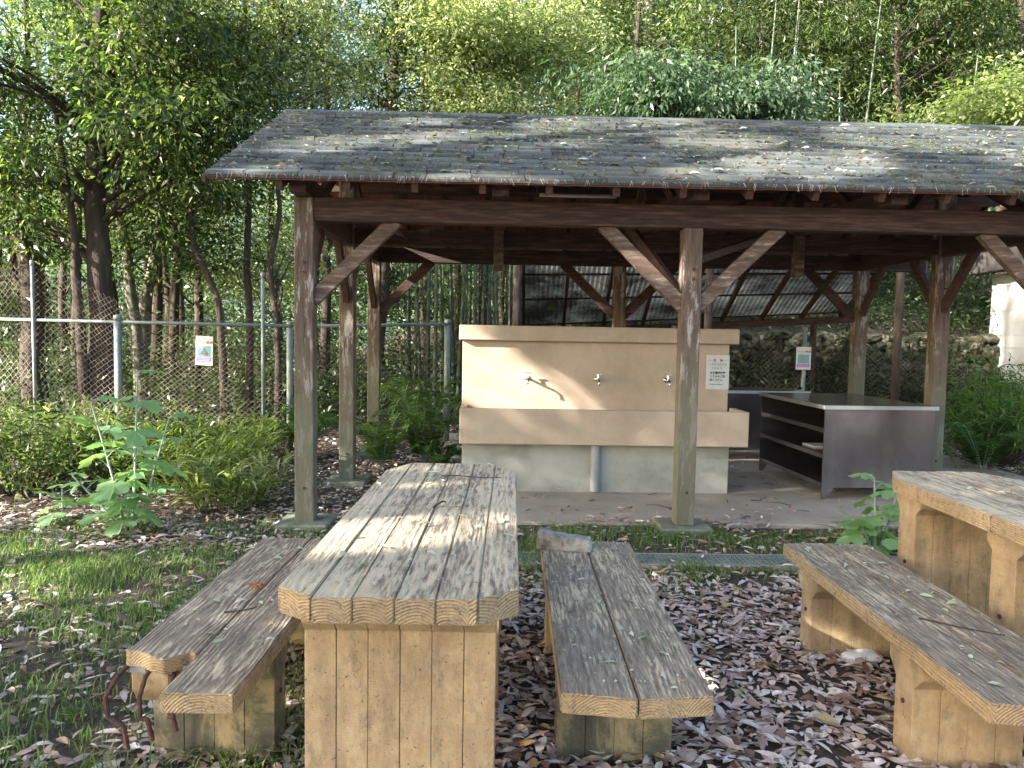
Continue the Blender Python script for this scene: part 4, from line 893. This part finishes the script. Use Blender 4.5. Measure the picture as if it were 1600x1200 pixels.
# ------------------------------------------------------------------ grass, litter
def nz(x,y,s=1.,o=0.): return mnoise.noise(Vector((x*s,y*s,o)))
PADS=[sl(x,y) for x in BX[:2] for y in BY]
def lawn(x,y):
    k=0
    if y<5.35 and x<-.55+.35*nz(x,y,.8): k=max(k,.75 if y>2.2 else .35); k*= 1.0 if (y<5.1) else .5
    if y<3.2 and x<-1.0: k*= .45+.55*(nz(x,y,1.2,4)>-.15)
    if 4.55<y<5.62 and x>-.9: k=max(k,.8-.1*abs(y-5.1))
    if 3.9<y<=4.55 and x>-.4: k=max(k,.22*(y-3.9)/.65+(.3 if nz(x,y,2,9)>.25 else 0))
    if 5.3<y<9 and x<-.8: k=max(k,.12+.35*(nz(x,y,1.5,2)>.3))
    for p in PADS:
        if abs(x-p.x)<.34 and abs(y-p.y)<.34: k=max(k,.45)
    if abs(x-p.x)<.2 and abs(y-p.y)<.2: k=0
    if y>5.72 and x>-.7: k=min(k,.0)
    if 4.70<y<4.94 and x>.35: k*=.16
    if x<-.9 and y<5.3: k*=.5+.5*(nz(x,y,1.7,12)>-.25)
    return k*min(1,max(.12,.68+1.4*nz(x,y,1.9,7)+.7*nz(x,y,6,3)))
rng=np.random.default_rng(90); P=[];Hh=[]
for x0_,x1_,y0_,y1_,n in ((-5.5,-.4,1.2,5.6,150000),(-1,3.6,4.0,5.75,52000),(-5,-.6,5.4,9,16000)):
    xs=rng.uniform(x0_,x1_,n); ys=rng.uniform(y0_,y1_,n); u=rng.random(n)
    for x,y,q in zip(xs,ys,u):
        if q<lawn(x,y):
            onpad=any(abs(x-p.x)<.19 and abs(y-p.y)<.19 for p in PADS)
            if not onpad: P.append((x,y,gh(x,y)-.01)); Hh.append(.035+.045*max(0,.5+nz(x,y,1.4,3)))
P=np.array(P);n=len(P);Hh=np.array(Hh)*rng.uniform(.5,1.5,n); a=rng.uniform(0,6.28,n); D=np.stack([np.cos(a),np.sin(a),np.zeros(n)],1); S=np.stack([-np.sin(a),np.cos(a),np.zeros(n)],1); w=rng.uniform(.0014,.0034,n)[:,None]
up=np.array([[0,0,1.]]); ln_=rng.uniform(.2,1.1,n)[:,None]; h_=Hh[:,None]
v0=P-S*w; v1=P+S*w; m0=P+up*h_*.6+D*h_*ln_*.3; tpv=P+up*h_*(1-.25*ln_)+D*h_*ln_
V=np.stack([v0,v1,m0+S*w,m0-S*w,tpv],1).reshape(-1,3); tri=np.array([0,1,2,0,2,3,3,2,4]); F=(np.arange(n)[:,None]*5+tri).ravel()
o=link('grass',np_mesh('grass',V,3,F),M['grass']); tag(o,'short tufty grass of the clearing and along the shelter floor','grass',None,'stuff')
# small weeds with round leaves
P=[]
for x,y in zip(rng.uniform(-5,3.4,9000),rng.uniform(1.3,9,9000)):
    l=lawn(x,y)
    if (l>.2 and rng.random()<.55*l) or (rng.random()<.012 and y<5): P.append((x,y,gh(x,y)+rng.uniform(.005,.04)))
P=np.repeat(np.array(P),5,0); n=len(P); P=P+rng.normal(size=(n,3))*np.array([[.018,.018,.006]]); a=rng.uniform(0,6.28,n)
V,F=leaf_quads(P,np.stack([np.cos(a),np.sin(a),rng.uniform(0,.4,n)],1),np.tile([[0,0,1.]],(n,1))+rng.normal(size=(n,3))*.2,rng.uniform(.012,.028,n),rng.uniform(.009,.018,n),.1)
o=link('weeds',np_mesh('weeds',V,4,F),M['fern']); tag(o,'small clover like weeds scattered in grass and leaf litter','weeds',None,'stuff')

def dens(x,y):
    if y<5.72:
        d=.20+.30*nz(x,y,1.3,1)
        if x>-.62: d=.95 if y<4.35 else (.35 if y<4.75 else .14)
        if x<=-.62 and y<2.6: d=.5+.5*nz(x,y,1.1,5)
        if x<-.62 and x>-1.35 and y<3.6: d=.7
        if x<-1.3 and nz(x,y,.9,6)>.25: d=max(d,.45)
        if 4.95<y and x<-.6: d=.55+.4*nz(x,y,.9,2)
        if 4.7<y<4.95 and x>-.1: d*=.15
    else:
        d=.85 if x<-.55 else .02+(.12 if nz(x,y,1.4,8)>.25 else 0)+max(0,.5*(6.05-y)/.33)*(nz(x,y,1.1,14)>-.1)
        if x>5.2: d=.6
        if y>9.5: d=.5
    return max(0,d)
P=[]
for x0_,x1_,y0_,y1_,n in ((-4.2,4.2,1.1,5.8,64000),(-6.2,7.5,5.7,10,30000),(-9,9.5,10,14,11000),(-10,5,14,20,5000)):
    xs=rng.uniform(x0_,x1_,n); ys=rng.uniform(y0_,y1_,n)
    for x,y in zip(xs,ys):
        if rng.random()<dens(x,y): P.append((x,y,gh(x,y)+.004+ (.022 if (y>5.75 and -.7<x<5.3 and y<10.5) else 0)))
P=np.array(P); n=len(P); P[:,2]+=rng.uniform(0,.028,n)*np.where((P[:,0]>-.6)|(P[:,1]>5.7),1,.6); a=rng.uniform(0,6.28,n)
Nn=rng.normal(size=(n,3))*.26; Nn[:,2]+=1
V,F=leaf_curled(P,np.stack([np.cos(a),np.sin(a),rng.normal(size=n)*.16],1),Nn,rng.uniform(0,1,n)**1.5*.085+.022,rng.uniform(.010,.038,n),rng.uniform(-.3,.5,n)*rng.uniform(0,1,n),rng.uniform(-.06,.16,n))
V[:,2]=np.maximum(V[:,2],.001+np.repeat(P[:,2]-.02,8)); o=link('fallen_leaves',np_mesh('fallen_leaves',V,3,F),M['litter'],None,True); tag(o,'layer of fallen brown and mauve oak leaves covering the ground','leaf litter',None,'stuff')
# twigs on the ground
k=MB()
for i in range(420):
    x,y=random.uniform(-4,6),random.uniform(1.5,9)
    z=gh(x,y)+.03 if not(y>5.75 and x>-.6) else .031
    a=random.uniform(0,6.28); l=random.uniform(.04,.22); k.tube([(x,y,z),(x+l*.5*math.cos(a),y+l*.5*math.sin(a),z+.004),(x+l*math.cos(a+.3),y+l*math.sin(a+.3),z)],[.003,.0025,.0012],4,False)
o=k.build('twigs',M['bark'],None); tag(o,'thin dry twigs strewn over floor and leaf litter','twigs',None,'stuff')
# debris on the furniture
def debris(areas,mat,label,seed,Lr=(.012,.05),name='fallen_leaves'):
    rng=np.random.default_rng(seed); P=[];
    for (x0_,x1_,y0_,y1_,zf,n) in areas:
        xs=rng.uniform(x0_,x1_,n); ys=rng.uniform(y0_,y1_,n)
        for x,y in zip(xs,ys): P.append((x,y,zf(x,y)+.003))
    P=np.array(P); n=len(P); a=rng.uniform(0,6.28,n); Nn=rng.normal(size=(n,3))*.25; Nn[:,2]+=1; L=rng.uniform(0,1,n)**2.2*(Lr[1]-Lr[0])+Lr[0]
    V,F=leaf_curled(P,np.stack([np.cos(a),np.sin(a),np.zeros(n)],1),Nn,L,L*rng.uniform(.3,.5,n),rng.uniform(0,.4,n),rng.uniform(0,.2,n)); V[:,2]=np.maximum(V[:,2],np.repeat(P[:,2]-.002,8))
    o=link(name,np_mesh(name,V,3,F),mat); tag(o,label,'leaf litter',None,'stuff')
cz=lambda c:(lambda x,y:c)
areas=[(-.58,.01,1.97,3.85,cz(.782),70),(.16,.58,2.15,3.7,cz(.432),55),(1.37,1.77,2.1,3.75,cz(.432),55),(1.87,2.46,2.0,3.85,cz(.782),45),(-1.19,-.77,2.4,3.7,cz(.432),50)]
debris(areas,M['litter_pale'],'torn green and pale leaf scraps lying on the tables and benches',95,(.008,.06))
debris([(a,b_,c,d,e,n*4) for a,b_,c,d,e,n in areas],M['litter'],'brown crumbs and needles lying on the tables and benches',96,(.004,.022))
rf=lambda x,y: 0
def roofz(X_,Y_):
    dx,dy=X_-SO[0],Y_-SO[1]; ly=-dx*math.sin(SR)+dy*math.cos(SR); return zr(ly)+.008
debris([(-2.05,5.0,5.22,7.15,roofz,2600)],M['roof_leaf'],'pale fallen leaves scattered over the shingle roof',97,(.014,.10))
debris([(-2.05,5.0,5.22,7.15,roofz,3800)],M['litter'],'brown needles and leaf crumbs on the shingle roof',98,(.010,.055))
# needles and bits hanging off the eave
k=MB()
for i in range(260):
    lx=random.uniform(XL,XRt); ye=1.6-2.02-random.uniform(0,.012); p=sl(lx,ye,zr(ye)+.008); l=random.uniform(.01,.05); k.tube([p+Vector((0,.03,.01)),p,p+Vector((random.uniform(-.02,.02),-.004,-l))],[.002,.002,.001],3,False)
o=k.build('needles',M['litter'],None); tag(o,'dry needles and rootlets hanging off the roof edge','needles',None,'stuff')
# moss on the roof
rng=np.random.default_rng(101); P=[]
for i in range(60000):
    x,y=rng.uniform(-2.0,5.0),rng.uniform(5.2,7.15)
    q=nz(x*.6,y,1.6,3)+.35*nz(x,y,5,1)
    if q>.30: P.append((x,y,roofz(x,y)))
P=np.array(P); n=len(P); a=rng.uniform(0,6.28,n)
V,F=leaf_quads(P,np.stack([np.cos(a),np.sin(a),rng.uniform(.3,1.2,n)],1),np.tile([[0,0,1.]],(n,1))+rng.normal(size=(n,3))*.4,rng.uniform(.008,.02,n),rng.uniform(.003,.007,n),.1)
o=link('moss',np_mesh('moss',V,4,F),mat_leaf('moss',[(.08,.10,.04),(.15,.18,.08),(.26,.27,.17)],.2,.8)); tag(o,'tufts of moss and lichen on the shingle roof','moss',None,'stuff')
# a few twigs and a reddish cedar sprig on the furniture
def twig(pts,label,r=.003,mat='bark',gr='twigs lying on the furniture'):
    k=MB(); Q=curve_pts(pts,4,.003); k.tube(Q,[r*(1-.5*i/len(Q)) for i in range(len(Q))],5); o=k.build('twig',M[mat],None); tag(o,label,'twig',gr)
twig([(-.32,3.52,.785),(-.24,3.5,.79),(-.12,3.49,.785),(-.04,3.51,.784)],'dark twig lying across the far end of the front table')
twig([(-.29,2.88,.785),(-.26,2.92,.80),(-.25,2.95,.79)],'short crooked twig near the middle of the front table',.005)
twig([(-1.02,2.7,.434),(-.96,2.72,.436),(-.92,2.76,.434)],'thin bent twig on the broken bench')
twig([(1.50,2.75,.434),(1.60,2.66,.437),(1.72,2.60,.434)],'long thin twig on the near part of the right bench')
k=MB()
for i in range(16):
    a=random.uniform(0,6.28); l=random.uniform(.02,.045); k.tube([(0,0,.006),(l*.6*math.cos(a),l*.6*math.sin(a),.012),(l*math.cos(a+.3),l*math.sin(a+.3),.004)],[.003,.0025,.001],4,False)
o=k.build('cedar_sprig',flat('dry_sprig',(.38,.11,.04))); o.location=(-1.0,2.98,.432); tag(o,'rust red dry cedar sprig on the broken bench','sprig')

# ------------------------------------------------------------------ light, world, camera
w=bpy.data.worlds.new('World'); scene.world=w; w.use_nodes=True; t=w.node_tree; bg=t.nodes['Background']; sky=t.nodes.new('ShaderNodeTexSky'); sky.sky_type='NISHITA'; sky.sun_disc=False; sky.dust_density=2.4; sky.ozone_density=.6
el=math.asin(SUN.z); sky.sun_elevation=el; sky.sun_rotation=math.atan2(SUN.x,SUN.y)%(2*math.pi); t.links.new(sky.outputs[0],bg.inputs[0]); bg.inputs[1].default_value=.12
s=bpy.data.lights.new('sun','SUN'); s.energy=5.0; s.angle=R_(.5); s.color=(1,.95,.87); so=bpy.data.objects.new('sun',s); COL.objects.link(so); so.rotation_euler=(-SUN).to_track_quat('-Z','Y').to_euler(); so.location=(-12,-6,9)
cam=bpy.data.cameras.new('camera'); co=bpy.data.objects.new('camera',cam); COL.objects.link(co); co.location=EYE; co.rotation_euler=CAMROT.to_euler(); cam.sensor_width=36; cam.lens=36*FOC/1600; cam.clip_end=1000; cam.clip_start=.05; scene.camera=co
scene.view_settings.view_transform='Standard'; scene.view_settings.look='None'; scene.view_settings.exposure=2.3; scene.view_settings.gamma=1
scene.render.resolution_x=1024; scene.render.resolution_y=768
